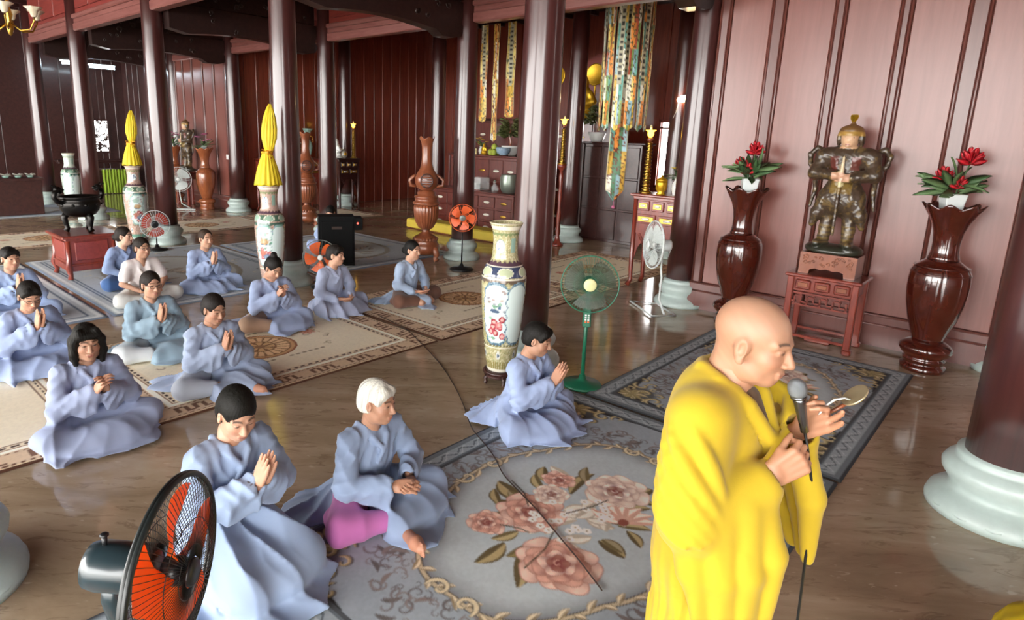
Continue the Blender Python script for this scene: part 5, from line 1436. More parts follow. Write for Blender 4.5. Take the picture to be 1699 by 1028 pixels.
# ================================================================ carved wooden urns
def carved_urn(x, y, label, rz):
    t = thing('carved_urn', label, 'urn', (x, y, .016), rz, 'tall carved wooden urns')
    for k in range(4):
        a = PI/4+k*PI/2; c_, s_ = math.cos(a), math.sin(a)
        MB().tube([(.15*c_, .15*s_, .22), (.24*c_, .24*s_, .19), (.27*c_, .27*s_, .11), (.235*c_, .235*s_, .05), (.275*c_, .275*s_, .015)], [.06, .06, .05, .04, .05], 10).build('claw_foot', 'carved_brown', t)
    MB().lathe([(.17, .10), (.23, .14), (.25, .20), (.235, .27), (.20, .315), (.21, .34), (.205, .385), (.17, .41), (.12, .44), (.075, .475), (.062, .50), (.075, .525)], 36).build('base', 'carved_brown', t)
    rp = MB()
    for k in range(22):
        a = 2*PI*k/22; rp.ball((.20*math.cos(a), .20*math.sin(a), .362), (.022, .036, .03), 8, 5, rotm(.5, 0, a))
    rp.build('rope_band', 'carved_brown', t)
    MB().lathe([(.07, .52), (.13, .56), (.185, .66), (.212, .78), (.218, .90), (.205, .94)], 96, wav=lambda th, i: (-.016*np.abs(np.cos(12*th))**6*(i > 0), 0*th)).build('fluted_bowl', 'carved_brown', t)
    MB().lathe([(.20, .94), (.225, .96), (.225, .99), (.195, 1.005), (.19, 1.05), (.205, 1.07), (.205, 1.09), (.15, 1.11), (.16, 1.15), (.12, 1.18), (.10, 1.20)], 36).build('collar', 'carved_brown', t)
    bd = MB().lathe([(.10, 1.19), (.165, 1.24), (.195, 1.32), (.195, 1.40), (.16, 1.48), (.115, 1.55), (.092, 1.65), (.084, 1.78), (.086, 1.90), (.10, 1.99), (.125, 2.05), (.13, 2.065), (.118, 2.06), (.08, 1.98)], 48, wav=lambda th, i: (0*th, (.02*np.cos(5*th) if i in (10, 11, 12) else 0*th))).build('body', 'carved_brown', t)
    for s_ in (-1, 1):
        MB().tube([(s_*.17, 0, 1.26), (s_*.27, 0, 1.27), (s_*.285, 0, 1.36), (s_*.22, 0, 1.42), (s_*.16, 0, 1.45)], [.03, .032, .03, .026, .02], 8).build('handle', 'carved_brown', t)
    em = MB()
    for k in range(5):
        z = 1.28+k*.04; w = .085*math.sqrt(max(.05, 1-((z-1.36)/.11)**2)); em.box((0, -.192, z), (2*w, .02, .014))
    em.tube([(.10*math.cos(a), -.185+.02*math.cos(2*a)*.3, 1.36+.115*math.sin(a)) for a in np.linspace(0, 2*PI, 24, endpoint=False)], .009, 6, True)
    em.build('emblem', 'dark_wood', bd)
    return t
carved_urn(7.42, 7.80, 'carved wooden urn with fluted bowl beside the orange round fan', -.75)
carved_urn(7.95, 12.25, 'carved wooden urn with fluted bowl beyond the loudspeaker, half hidden by a column', -.5)

# ================================================================ loudspeaker
plain('speaker_black', '#0c0d0e', .7, var=.1, spec=.2)
t = thing('loudspeaker', 'black floor loudspeaker with a small lit panel in the middle of the hall', 'loudspeaker', (6.02, 8.45, .017), -.55)
mb = MB().prism([(-.23, 0), (.23, 0), (.23, .70), (.12, .80), (-.23, .80)], .56, np.array([[0, 0, 1], [1, 0, 0], [0, 1, 0.]]), (-.28, 0, 0))
mb.build('cabinet', 'speaker_black', t)
MB().box((0, -.232, .40), (.50, .012, .66), bev=.02).build('grille', 'speaker_black', t)
MB().box((.0, -.238, .62), (.16, .012, .045), bev=.004).build('badge', 'cable', t)
md = MB().box((.33, -.10, .68), (.16, .26, .20), bev=.01).build('control_box', 'speaker_black', t)
emit('led_red', '#ff5a4a', 3.0)
MB().ball((.33, -.232, .69), .016, 10, 6).build('indicator', 'led_red', md)

# ================================================================ electric fans
def translucent(name, col, alpha, rough=.3):
    m, n, l, b = new_mat(name)
    f = noise(n, l, coords(n, l), 20, 2); c = srgb(col)
    l.new(mix_rgb(n, l, f, tuple(x*.85 for x in c), c), b.inputs['Base Color'])
    b.inputs['Alpha'].default_value = alpha; b.inputs['Roughness'].default_value = rough
    tr = n.new('ShaderNodeBsdfTranslucent'); tr.inputs['Color'].default_value = (*c, 1); ms = n.new('ShaderNodeMixShader'); ms.inputs[0].default_value = .45*alpha
    l.new(b.outputs[0], ms.inputs[1]); l.new(tr.outputs[0], ms.inputs[2]); l.new(ms.outputs[0], n['Material Output'].inputs['Surface'])
translucent('blade_orange', '#ff7a2a', .85); translucent('blade_smoke', '#5f6658', .38); translucent('blade_red', '#c9442c', .85)
plain('blade_white', '#cfd6d2', .4); plain('fan_green', '#1f6a4e', .35, var=.08); plain('fan_dark', '#23343a', .28, var=.1, coat=.4)
plain('guard_grey', '#7a817c', .4, .3); plain('guard_black', '#1e2424', .35); plain('orange_plastic', '#e0622c', .4); plain('guard_white', '#d9dfdd', .4)
def fan_head(t, c, n, R, nb, blade, guard, motor, hub, spokes=48, wire=.0013, ring=.006, depth=.10, motor_len=.16, motor_r=.06, cap_r=.035, phase=0.0, pitch=.5):
    """c: centre of the blade disc in thing space; n: blowing direction"""
    n = np.array(n, float); n /= np.linalg.norm(n); c = np.array(c, float)
    u = np.cross(n, (0, 0, 1.0)); u /= np.linalg.norm(u); w = np.cross(u, n)       # u sideways, w up
    P = lambda a, r, d: c+n*d+(u*math.cos(a)+w*math.sin(a))*r
    for front in (1, -1):
        g = MB()
        g.tube([P(a, R, front*.004) for a in np.linspace(0, 2*PI, 48, endpoint=False)], ring, 8, True)
        for rr, dd in ((.55, .86), (.28, 1.0)): g.tube([P(a, R*rr, front*depth*.5*dd) for a in np.linspace(0, 2*PI, 36, endpoint=False)], wire*1.3, 5, True)
        for k in range(spokes):
            a = 2*PI*k/spokes
            g.tube([P(a+.10, R*.16, front*depth*.52), P(a+.05, R*.55, front*depth*.45), P(a+.015, R*.88, front*depth*.22), P(a, R, front*.004)], wire, 4)
        g.build('front_guard' if front > 0 else 'rear_guard', guard, t)
    cp = MB(); Rz_ = np.stack([u, w, n], 1)
    cp.lathe([(cap_r*1.2, 0), (cap_r*1.2, .006), (cap_r, .012), (0, .014)], 24, c+n*depth*.5, Rz_); cp.build('badge', hub, t)
    for k in range(nb):
        a0 = phase+2*PI*k/nb; v = []; q = []
        for i in range(8):
            r = R*(.14+.76*i/7); wd = (.30+.55*math.sin(PI*(.12+.62*i/7)))*PI/nb*1.05
            for j in range(5):
                s = j/4-.5; a = a0+s*wd*1.7+.30*(i/7)**1.5; tw = -s*pitch*R*.32*(1.1-.5*i/7)
                v.append(P(a, r, tw)); 
        v = np.array(v); top = v+n*.0012; m_ = len(v); f = []
        for i in range(7):
            for j in range(4):
                b_ = i*5+j; f.append((b_, b_+1, b_+6, b_+5)); f.append((m_+b_, m_+b_+5, m_+b_+6, m_+b_+1))
        MB().add(np.concatenate([v, top]), f, True).build('blade', blade, t)
    hb = MB().lathe([(R*.15, -.02), (R*.16, .0), (R*.15, .025), (R*.08, .032), (0, .034)], 24, c, Rz_); hb.build('hub', 'black_plastic' if hub != 'white_plastic' else hub, t)
    mo = MB().lathe([(motor_r*.55, -depth*.5-motor_len), (motor_r*.9, -depth*.5-motor_len*.96), (motor_r, -depth*.5-motor_len*.8), (motor_r, -depth*.5-.01), (motor_r*.7, -depth*.5)], 28, c, Rz_)
    return mo.build('motor_housing', motor, t), c, n, u, w
# black fan close to the camera with orange blades
fx, fy, fz = .53, 1.46, 1.04
t = thing('pedestal_fan', 'black pedestal fan with orange blades in the foreground, beside the kneeling woman', 'fan', (fx, fy, 0.016))
mo, c_, n_, u_, w_ = fan_head(t, (0, 0, fz), (.663, -.748, -.03), .235, 5, 'blade_orange', 'guard_black', 'fan_dark', 'black_plastic', 84, .0010, .0085, .09, .17, .062, .030, .3)
bk = np.array(c_)-n_*.15
kn = MB().lathe([(.017, 0), (.019, .004), (.019, .012), (.012, .016), (0, .017)], 18, bk-n_*.05-u_*.0+(-u_*.058+w_*-.018), np.stack([n_, w_, -u_], 1)); kn.build('dial', 'white_plastic', mo)
MB().box(bk+n_*.03-u_*.0599-w_*.016, (.03, .002, .024), np.stack([n_, -u_, w_], 1)).build('rating_label', 'white_plastic', mo)
MB().tube([bk+w_*.058-n_*.02, bk+w_*.085-n_*.02], .007, 8).ball(bk+w_*.088-n_*.02, (.012, .012, .006), 8, 5).build('oscillation_knob', 'black_plastic', mo)
neck_ = bk-w_*.03
MB().tube([neck_, neck_-w_*.06-n_*.01, (neck_[0], neck_[1], fz-.16)], [.03, .028, .024], 12).build('neck', 'fan_dark', t)
MB().tube([(neck_[0], neck_[1], fz-.15), (neck_[0], neck_[1], .03)], .014, 12).build('pole', 'chrome', t)
MB().lathe([(.0, 0), (.19, 0), (.195, .01), (.18, .025), (.06, .045), (.03, .08), (0, .08)], 36, (neck_[0], neck_[1], 0), caps=False).build('base', 'black_plastic', t)
def stand_fan(x, y, label, hz_, n, R, nb, blade, guard, body, hub, base_r=.17, pole_r=.014, base_mat=None, pole_mat=None, cap=None, box=False, depth=.10, spokes=40, wire=.0016, ring=.005, z0=.001, ph=.2, hubs=.05):
    t = thing('pedestal_fan', label, 'fan', (x, y, z0))
    n = np.array(n, float); n /= np.linalg.norm(n)
    mo, c_, n_, u_, w_ = fan_head(t, (-0.0+n[0]*.12, n[1]*.12, hz_), n, R, nb, blade, guard, body, hub, spokes, wire, ring, depth, .13, .055, hubs, ph)
    MB().tube([(0, 0, hz_-.03), (0, 0, hz_-.12)], [.028, .024], 12).build('neck', body, t)
    MB().tube([(0, 0, hz_-.10), (0, 0, .03)], [pole_r, pole_r], 12).build('pole', pole_mat or body, t)
    MB().lathe([(0, 0), (base_r, 0), (base_r*1.02, .012), (base_r*.95, .028), (base_r*.35, .045), (.035, .06), (.026, .10), (0, .10)], 36, caps=False).build('base', base_mat or body, t)
    if cap: MB().lathe([(0, .04), (.032, .045), (.03, .075), (.018, .095), (0, .10)], 18, caps=False).build('pole_collar', cap, t)
    if box:
        b_ = MB().box((n[0]*.03, n[1]*.03, hz_-.31), (.075, .075, .17), rotm(0, 0, math.atan2(n[1], n[0])), bev=.01, taper=.85).build('control_box', body, t)
        for k in range(4):
            for j in (-1, 1):
                MB().box((n[0]*.068-n[1]*j*.012, n[1]*.068+n[0]*j*.012, hz_-.345+k*.02), (.006, .016, .012), rotm(0, 0, math.atan2(n[1], n[0]))).build('button', 'white_plastic' if k else 'orange_plastic', b_)
    return t
plain('badge_cream', '#d9d9a0', .4)
stand_fan(4.60, 2.79, 'dark green pedestal fan with a cream hub badge, standing by the grey rug', .95, (-.82, -.56, .10), .24, 3, 'blade_smoke', 'fan_green', 'fan_green', 'badge_cream', .17, .017, box=True, spokes=60, wire=.0012, hubs=.045)
stand_fan(7.33, 6.85, 'black fan with a round orange blade disc in front of the yellow step', .86, (-.74, -.66, .05), .215, 5, 'orange_plastic', 'orange_plastic', 'black_plastic', 'guard_grey', .19, .012, cap='orange_plastic', spokes=24, wire=.002, hubs=.04, ph=.5)
stand_fan(4.93, 7.28, 'low fan with bare orange blades between the column and the loudspeaker', .45, (-.62, -.78, .12), .235, 5, 'blade_orange', 'guard_grey', 'black_plastic', 'white_plastic', .15, .013, spokes=30, wire=.0012, hubs=.03, ph=.9)
stand_fan(4.28, 11.30, 'small fan with dark red blades beside the farther pink vase', .47, (-.40, -.9, .1), .235, 3, 'blade_red', 'guard_white', 'black_plastic', 'black_plastic', .17, .012, spokes=30, wire=.002, hubs=.05, z0=.016)
def frame_fan(x, y, label, n, R, hz_, side):
    """white industrial fan on a bent tube frame"""
    t = thing('frame_fan', label, 'fan', (x, y, 0), 0, 'white fans on tube frames')
    n = np.array(n, float); n /= np.linalg.norm(n); u = np.cross(n, (0, 0, 1)); u /= np.linalg.norm(u)
    fan_head(t, (0, 0, hz_), n, R, 3, 'blade_white', 'guard_white', 'guard_white', 'white_plastic', 48, .002, .008, .14, .16, .075, .04)
    bk = np.array([0, 0, hz_])-n*.13
    MB().tube([bk-np.array([0, 0, .05]), bk+np.array([0, 0, -.30]), bk+np.array([0, 0, -.42])-n*.02, bk*np.array([1, 1, 0])+np.array([0, 0, .16])+u*side*.03, bk*np.array([1, 1, 0])+u*side*.26+n*.02+np.array([0, 0, .02])], .014, 10).build('stand_tube', 'guard_white', t)
    a = bk*np.array([1, 1, 0])
    MB().tube([a+u*.28-n*.12+np.array([0, 0, .014]), a-u*.28-n*.12+np.array([0, 0, .014]), a-u*.36+n*.22+np.array([0, 0, .014]), a+u*.36+n*.22+np.array([0, 0, .014])], .014, 10, True).build('base_frame', 'guard_white', t)
    MB().tube([bk-n*.06+u*.0+np.array([0, 0, .02]), bk-n*.10+np.array([0, 0, -.06]), bk-n*.08+np.array([0, 0, -.15])], .006, 6).build('carry_loop', 'guard_white', t)
    return t
frame_fan(7.40, 3.60, 'white fan on a bent tube frame in front of the column by the statue wall', (-.76, .65, .05), .30, .86, -1)
frame_fan(6.95, 16.6, 'white fan on a tube frame far away before the pink wall', (-.45, -.9, .05), .31, .80, -1)

# ================================================================ altars, consoles and what stands on them
plain('pearl', '#d8d3c4', .25, coat=.6, var=.2, vscale=60)
plain('yellow_drape', '#d9bf45', .7, var=.1, vscale=8)
def console(x, y, w, d, h, label, rz, mat='red_wood', cols=3, lower=True, inlay=True):
    """console table; its front looks along local -Y"""
    t = thing('altar_console', label, 'console table', (x, y, 0), rz, 'altar consoles')
    MB().box((0, 0, h-.02), (w+.08, d+.06, .04), bev=.012).build('top', mat, t)
    MB().box((0, 0, h-.06), (w, d, .05), bev=.01).build('moulding', mat, t)
    MB().box((0, 0, h-.30), (w-.06, d-.06, .46), bev=.006).build('case', mat, t)
    for r_ in range(2):
        n_ = cols if r_ == 0 else max(1, cols-1); ww = (w-.12)/n_
        for i in range(n_):
            cx = -w/2+.06+(i+.5)*ww; z = h-.17-r_*.19
            dr = MB().box((cx, -d/2+.022, z), (ww-.04, .03, .14), bev=.008).build('drawer', mat, t)
            if inlay: MB().box((cx, -d/2+.004, z), (ww-.09, .012, .075), bev=.005).build('inlay', 'brass', dr); MB().ball((cx, -d/2-.004, z), (min(.07, ww*.2), .008, .022), 12, 6).build('pearl_inlay', 'pearl', dr)
    for sx in (-1, 1):
        for sy in (-1, 1):
            MB().tube([(sx*(w/2-.04), sy*(d/2-.04), h-.05), (sx*(w/2-.04), sy*(d/2-.04), .25), (sx*(w/2-.05), sy*(d/2-.045), .10), (sx*(w/2-.01), sy*(d/2-.02), .015)], [.04, .034, .03, .04], 8).build('leg', mat, t)
    ap = MB(); rnd = random.Random(int(x*7+y))
    for sx in (-1, 1):
        pts = [(sx*(w/2-.08), h-.53), (sx*(w/2-.08), h-.95), (sx*(w/2-.12), h-.80), (sx*(w/2-.18), h-.70), (sx*(w/2-.24), h-.60), (sx*(w/2-.30), h-.53)]
        if sx < 0: pts = pts[::-1]
        ap.prism(pts[::-1], .025, np.array([[1, 0, 0], [0, 0, 1], [0, 1, 0.]]) if False else np.array([[1, 0, 0], [0, 0, -1], [0, 1, 0.]]), (0, -d/2+.055, 0))
        for k in range(5):
            cx, cz = sx*(w/2-.13-.03*k*.6), h-.60-.05*k*(.6); r = .03
            ap.tube([(cx+r*(1-j*.12)*math.cos(j*.9), -d/2+.025, cz+r*(1-j*.12)*math.sin(j*.9)) for j in range(7)], .007, 5)
    ap.box((0, -d/2+.04, h-.55), (w-.12, .025, .05)); ap.build('carved_apron', mat, t)
    return t
console(8.66, 4.10, .78, .46, 1.39, 'red console table with pearl inlaid drawers, behind the white fan', -PI/2)
console(9.40, 15.30, 1.75, .46, 1.38, 'long red console along the far sanctuary wall, behind the bouquet vase', 0, cols=4)
console(10.83, 14.68, .72, .34, 1.40, 'small dark console table in front of the dark board wall', 0, 'dark_wood')

wood('altar_red', '#54201a', '#6e2e22', rough=.32, coat=.5, scale=(8, 8, 1.5), bmp=.04)
# central altar in two tiers with a yellow covered step
def altar_tier(x0, x1, y0, y1, z0, z1, label, rows, cols, curl=False, mat='altar_red'):
    t = thing('altar_cabinet', label, 'altar', ((x0+x1)/2, (y0+y1)/2, z0)); d, w, h = x1-x0, y1-y0, z1-z0
    top = MB().box((0, 0, h-.02), (d+.06, w+.10, .04), bev=.012)
    top.build('top', mat, t)
    if curl:
        for s in (-1, 1): MB().tube([(0, s*(w/2+.03), h-.03), (0, s*(w/2+.12), h-.02), (0, s*(w/2+.19), h+.03), (0, s*(w/2+.20), h+.07)], [.05, .045, .035, .02], 10).build('curled_end', mat, t)
    MB().box((0, 0, (h-.04)/2), (d, w, h-.04), bev=.006).build('case', mat, t)
    ww = (w-.08)/cols; hh = (h-.12)/rows
    for r_ in range(rows):
        for c_ in range(cols):
            cy, cz = -w/2+.04+(c_+.5)*ww, .04+(r_+.5)*hh
            p = MB().box((-d/2-.006, cy, cz), (.03, ww-.04, hh-.035), bev=.010).build('panel', mat, t)
            if mat != 'dark_wood': MB().ball((-d/2-.024, cy, cz), (.008, min(.09, ww*.28), min(.03, hh*.22)), 14, 6).build('inlay', 'pearl' if (r_*3+c_) % 3 else 'brass', p)
    for s in (-1, 1): MB().box((-d/2-.015, s*(w/2-.02), (h-.04)/2), (.05, .05, h-.04), bev=.01).build('corner_post', mat, t)
    return t
altar_tier(10.40, 10.97, 8.25, 11.20, 0.0, .94, 'lower red altar cabinet with pearl inlay behind the yellow step', 3, 6, True)
altar_tier(11.07, 11.70, 8.25, 10.85, 0.0, 1.70, 'upper tier of the red altar carrying bowls and flowers', 3, 6)
altar_tier(12.3, 13.4, 7.6, 11.2, 0.0, 2.55, 'tall rear altar bearing the golden statue', 4, 6)
altar_tier(11.80, 12.22, 6.15, 7.55, 0.0, 2.08, 'dark tall altar side cabinet under the potted tree by the banners', 3, 3, False, 'dark_wood')
t = thing('altar_step', 'long low step covered in yellow cloth before the altar', 'step', (9.88, 9.35, 0))
MB().box((0, 0, .10), (.40, 2.9, .20), bev=.02).build('bench', 'red_wood', t)
mb = MB().box((0, 0, .125), (.44, 2.96, .215), bev=.03); mb.build('cloth_cover', 'yellow_drape', t)

# lamps and candlesticks
emit('lamp_glow', '#ffc23a', 9.0); plain('glass_cream', '#efe3b0', .2, coat=.5)
def tulip_lamp(x, y, z, label, h=.97, s=1.0):
    t = thing('altar_lamp', label, 'lamp', (x, y, z), 0, 'brass altar lamps'); hh = h
    prof = [(.0, 0), (.085, 0), (.088, .015), (.06, .03)]
    k = 0; zz = .03
    while zz < hh*.72:
        r = .05-.022*zz/hh; prof += [(r, zz+.012), (r*1.25, zz+.028), (r*1.25, zz+.036), (r*.8, zz+.05)]; zz += .05
    prof += [(.018, hh*.75), (0, hh*.75)]
    MB().lathe(prof, 20, caps=False).build('stem', 'brass', t)
    MB().lathe([(.012, hh*.75), (.045, hh*.78), (.04, hh*.81), (.015, hh*.82)], 20).build('bowl', 'carved_brown', t)
    MB().lathe([(.015, hh*.82), (.04, hh*.845), (.045, hh*.875), (.04, hh*.90), (.07, hh*.925), (.068, hh*.928), (.03, hh*.915), (.0, hh*.91)], 28, caps=False, wav=lambda th, i: (.006*np.cos(6*th)*(i in (4, 5)), 0*th)).build('glass_shade', 'lamp_glow', t)
    MB().tube([(0, 0, hh*.91), (0, 0, hh)], [.018, .014], 12).build('chimney', 'glass_cream', t)
    return t
tulip_lamp(8.62, 4.40, 1.39, 'brass lamp with glowing yellow tulip shade on the pearl inlaid console')
tulip_lamp(11.1, 14.68, 1.40, 'brass lamp with yellow tulip shade on the dark far console', 1.02)
tulip_lamp(10.55, 7.22, 1.63, 'tall brass lamp with glowing tulip shade right of the thick middle column', .93)
t = thing('lamp_post', 'slim carved red post carrying a brass lamp', 'post', (10.55, 7.22, 0))
MB().lathe([(0, 0), (.12, 0), (.12, .04), (.06, .08), (.04, .2), (.055, .3), (.035, .45), (.05, .6), (.03, .8), (.045, 1.0), (.03, 1.2), (.05, 1.4), (.035, 1.5), (.09, 1.58), (.10, 1.628), (0, 1.628)], 24, caps=False).build('shaft', 'red_wood', t)
# things on the pearl console
t = thing('golden_jar', 'lidded golden jar beside the lamp on the red console', 'jar', (8.60, 4.15, 1.391))
MB().lathe([(0, 0), (.06, 0), (.065, .01), (.045, .03), (.075, .07), (.08, .16), (.075, .19), (0, .19)], 28, caps=False).build('body', 'gold', t)
MB().lathe([(.08, .19), (.078, .21), (.04, .235), (.015, .25), (.02, .27), (0, .28)], 24).build('lid', 'gold', t)
def plant_vase(x, y, z, label, seed, h=.24, n=16, L=.16, leafm=('leaf_dark', 'leaf_green'), flower=None, body='white_ceramic', r=.07):
    t = thing('flower_vase', label, 'vase', (x, y, z), 0, 'vases of flowers on the altars'); rnd = random.Random(seed)
    MB().lathe([(0, 0), (r*.7, 0), (r*.75, .01), (r, h*.35), (r*.95, h*.6), (r*.5, h*.82), (r*.65, h), (r*.55, h), (0, h*.8)], 28, caps=False).build('body', body, t)
    for i in range(n):
        a = rnd.uniform(0, 6.28); e = rnd.uniform(.1, 1.4); d = (math.cos(a)*math.cos(e), math.sin(a)*math.cos(e), math.sin(e))
        MB().leaf((0, 0, h*.9), d, (0, 0, 1), L*rnd.uniform(.7, 1.3), L*.3, .3, .003).build('leaf', rnd.choice(leafm), t)
    if flower:
        for i in range(flower[1]):
            a = rnd.uniform(0, 6.28); rr = rnd.uniform(.02, L*.8); c_ = (rr*math.cos(a), rr*math.sin(a), h+rnd.uniform(.03, L*1.1)); mb = MB()
            for k in range(6): mb.leaf(c_, (math.cos(k*1.05), math.sin(k*1.05), .5), (0, 0, 1), .045, .035, .1, .003)
            mb.build('blossom', flower[0], t)
    return t
plain('petal_yellow', '#d9b93a', .5); plain('petal_white', '#e4e4d8', .5); plain('blue_white', '#8fa8bd', .2, coat=.5, var=.5, vscale=25)
plant_vase(8.64, 3.94, 1.391, 'white and green vase with leafy yellow plant on the red console', 5, .26, 18, .17, flower=('petal_yellow', 6))
# on the upper tier
def bowl(x, y, z, label, r, mat):
    t = thing('bowl', label, 'bowl', (x, y, z)); MB().lathe([(0, .02), (r*.5, .0), (r*.55, .03), (r*.85, .06), (r, .14), (r*.97, .19), (r*.9, .19), (r*.85, .12), (0, .06)], 28, caps=False).build('body', mat, t)
    MB().lathe([(0, 0), (r*.7, 0), (r*.7, .02), (0, .02)], 20, caps=False).build('stand', 'dark_wood', t); return t
bowl(11.20, 9.28, 1.70, 'blue and white porcelain bowl on the upper altar', .17, 'blue_white')
plain('fruit_green', '#a9b545', .5, var=.2)
for i, (dx, dy, dz) in enumerate(((0, 0, .0), (.15, .02, 0), (.06, .15, 0), (.07, .05, .118))):
    o = MB().ball((0, 0, .07), (.07, .07, .075), 16, 10); o.ball((0, 0, .145), (.008, .008, .012), 6, 4)
    f_ = o.build('pomelo', 'fruit_green', None, (11.16+dx, 9.52+dy, 1.70+dz)); tag(f_, ['yellow green pomelo nearest the blue bowl', 'yellow green pomelo at the back of the pile', 'yellow green pomelo at the left of the pile', 'yellow green pomelo on top of the pile'][i], 'fruit', 'pomelos on the altar')
plain('leaf_olive', '#6b7340', .55, var=.3)
def bonsai(x, y, z, label, seed, s=1.0):
    t = thing('potted_tree', label, 'plant', (x, y, z), 0, 'potted trees on the altar'); rnd = random.Random(seed); t.scale = (s,)*3
    MB().lathe([(0, 0), (.09, 0), (.11, .03), (.145, .12), (.15, .16), (.135, .16), (0, .13)], 28, caps=False).build('pot', 'white_ceramic', t)
    MB().tube([(0, 0, .12), (.02, .01, .22), (-.01, .02, .34), (.01, 0, .46)], [.025, .02, .016, .01], 8).build('trunk', 'carved_brown', t)
    fo = MB()
    for i in range(260):
        a = rnd.uniform(0, 6.28); e = rnd.uniform(-.3, 1.5); R_ = rnd.uniform(.05, .19); c_ = (R_*math.cos(a)*math.cos(e*.6), R_*math.sin(a)*math.cos(e*.6), .30+.28*abs(math.sin(e))*rnd.uniform(.4, 1))
        fo.leaf(c_, (math.cos(a), math.sin(a), rnd.uniform(-.2, .9)), (math.sin(i), math.cos(i), .7), .09, .045, .2, .002)
    stuff(fo.build('foliage', 'leaf_olive', t)); return t
bonsai(11.50, 9.32, 1.70, 'leafy potted tree in a pale pot above the blue bowl', 3, 1.4)
bonsai(12.0, 7.36, 2.08, 'leafy potted tree in a white pot on the dark cabinet', 6, 1.25)
plant_vase(11.25, 10.55, 1.70, 'vase of white orchids on the upper altar near the second row column', 11, .22, 14, .26, ('leaf_green', 'leaf_dark'), ('petal_white', 16))
plant_vase(11.4, 10.12, 1.70, 'small vase of white and yellow flowers on the altar', 12, .18, 10, .2, ('leaf_green', 'leaf_olive'), ('petal_yellow', 8))
def statuette(x, y, z, label, h, mat='gold'):
    g = SDF((-.5, -.5, 0), (.5, .5, 1.05), .03)
    g.ell((0, 0, .06), (.38, .34, .07), .03); g.ell((0, 0, .22), (.30, .26, .14), .06); g.cap((0, 0, .3), (0, 0, .62), .2, .17, .06)
    for s in (-1, 1): g.path([(s*.17, 0, .6), (s*.27, .02, .42), (0, -.2, .34)], [.08, .07, .05], .04)
    g.ell((0, 0, .84), (.11, .12, .14), .04); g.ell((0, .02, .98), (.05, .05, .05), .03); g.floor(.0)
    V, Q = g.nets(); V = smooth_verts(V, Q, 1)*h
    t = thing('statuette', label, 'statuette', (x, y, z), -PI/2); link('figure', mesh_np('statuette', V, Q), mat, t); return t
statuette(11.20, 9.86, 1.70, 'small golden statuette left of the green fruit', .26); statuette(11.24, 10.3, 1.70, 'tiny golden seated figure beside the white flowers', .2)
def candle(x, y, z, label, h, r, mat):
    t = thing('candle', label, 'candle', (x, y, z)); MB().lathe([(0, 0), (r*1.6, 0), (r*1.6, .02), (r*1.05, .03), (r, .03), (r, h), (0, h)], 20, caps=False).build('stick', mat, t); MB().tube([(0, 0, h), (0, 0, h+.015)], .003, 5).build('wick', 'black_plastic', t); return t
plain('candle_red', '#a82424', .5); plain('candle_cream', '#e4d6a0', .5)
candle(11.14, 10.05, 1.70, 'cream candle in front of the golden figures', .14, .02, 'candle_cream')
# glass box and metal urn on the lower tier
m, n, l, b = new_mat('clear_glass'); b.inputs['Base Color'].default_value = (.9, .95, .93, 1); b.inputs['Roughness'].default_value = .05; b.inputs['Alpha'].default_value = .25
l.new(mix_rgb(n, l, noise(n, l, coords(n, l), 4), (.85, .92, .9), (.95, .98, .97)), b.inputs['Base Color'])
t = thing('glass_case', 'small glass display case on the lower altar cabinet', 'display case', (10.68, 9.55, .94))
for (c_, sz) in (((-.15, 0, .14), (.006, .42, .27)), ((.15, 0, .14), (.006, .42, .27)), ((0, -.21, .14), (.3, .006, .27)), ((0, .21, .14), (.3, .006, .27)), ((0, 0, .277), (.306, .426, .006))): MB().box(c_, sz).build('pane', 'clear_glass', t)
MB().box((0, 0, .006), (.32, .44, .012)).build('base', 'red_wood', t); MB().box((0, .06, .08), (.14, .16, .13), bev=.01).build('white_box', 'white_plastic', t)
plain('pewter', '#8f998d', .35, .6)
t = thing('offering_urn', 'round grey metal urn on the lower altar cabinet by the thick column', 'urn', (10.66, 8.62, .94)); MB().lathe([(0, 0), (.14, 0), (.16, .02), (.20, .12), (.205, .30), (.18, .38), (.185, .40), (.17, .40), (0, .36)], 32, caps=False).build('body', 'pewter', t)
for s in (-1, 1): MB().tube([(0, s*.19, .33), (0, s*.25, .33), (0, s*.25, .24), (0, s*.2, .22)], .012, 8).build('handle', 'pewter', t)
t = thing('decanter', 'squat glass decanter left of the grey metal urn', 'decanter', (10.60, 8.98, .94)); MB().lathe([(0, 0), (.07, 0), (.09, .06), (.08, .11), (.03, .15), (.025, .2), (.04, .215), (0, .215)], 24, caps=False).build('body', 'clear_glass', t); MB().ball((0, 0, .235), .025, 10, 6).build('stopper', 'pewter', t)

# golden statue with disc halo on the rear altar
statuette(12.62, 8.16, 2.55, 'golden statue with round halo high behind the banners', .95)
t = thing('halo_disc', 'round golden halo disc behind the statue head', 'halo', (13.0, 8.14, 3.32)); Rh_ = np.array([[0, 0, -1], [1, 0, 0], [0, -1, 0.]])
MB().lathe([(0, 0), (.24, 0), (.245, .012), (.22, .02), (.20, .012), (0, .012)], 40, (0, 0, .25), Rh_, caps=False).build('disc', 'gold', t); MB().box((.03, 0, -.26), (.03, .03, 1.02)).build('rod', 'gold', t)
t = thing('halo_disc', 'golden halo disc partly hidden by the thick middle column', 'halo', (13.0, 9.2, 3.32))
MB().lathe([(0, 0), (.24, 0), (.245, .012), (.22, .02), (.20, .012), (0, .012)], 40, (0, 0, .25), Rh_, caps=False).build('disc', 'gold', t); MB().box((.03, 0, -.26), (.03, .03, 1.02)).build('rod', 'gold', t)
pts = [(-.5, 0), (.5, 0), (.55, .6), (.5, 1.0), (.3, 1.35), (0, 1.5), (-.3, 1.35), (-.5, 1.0), (-.55, .6)]
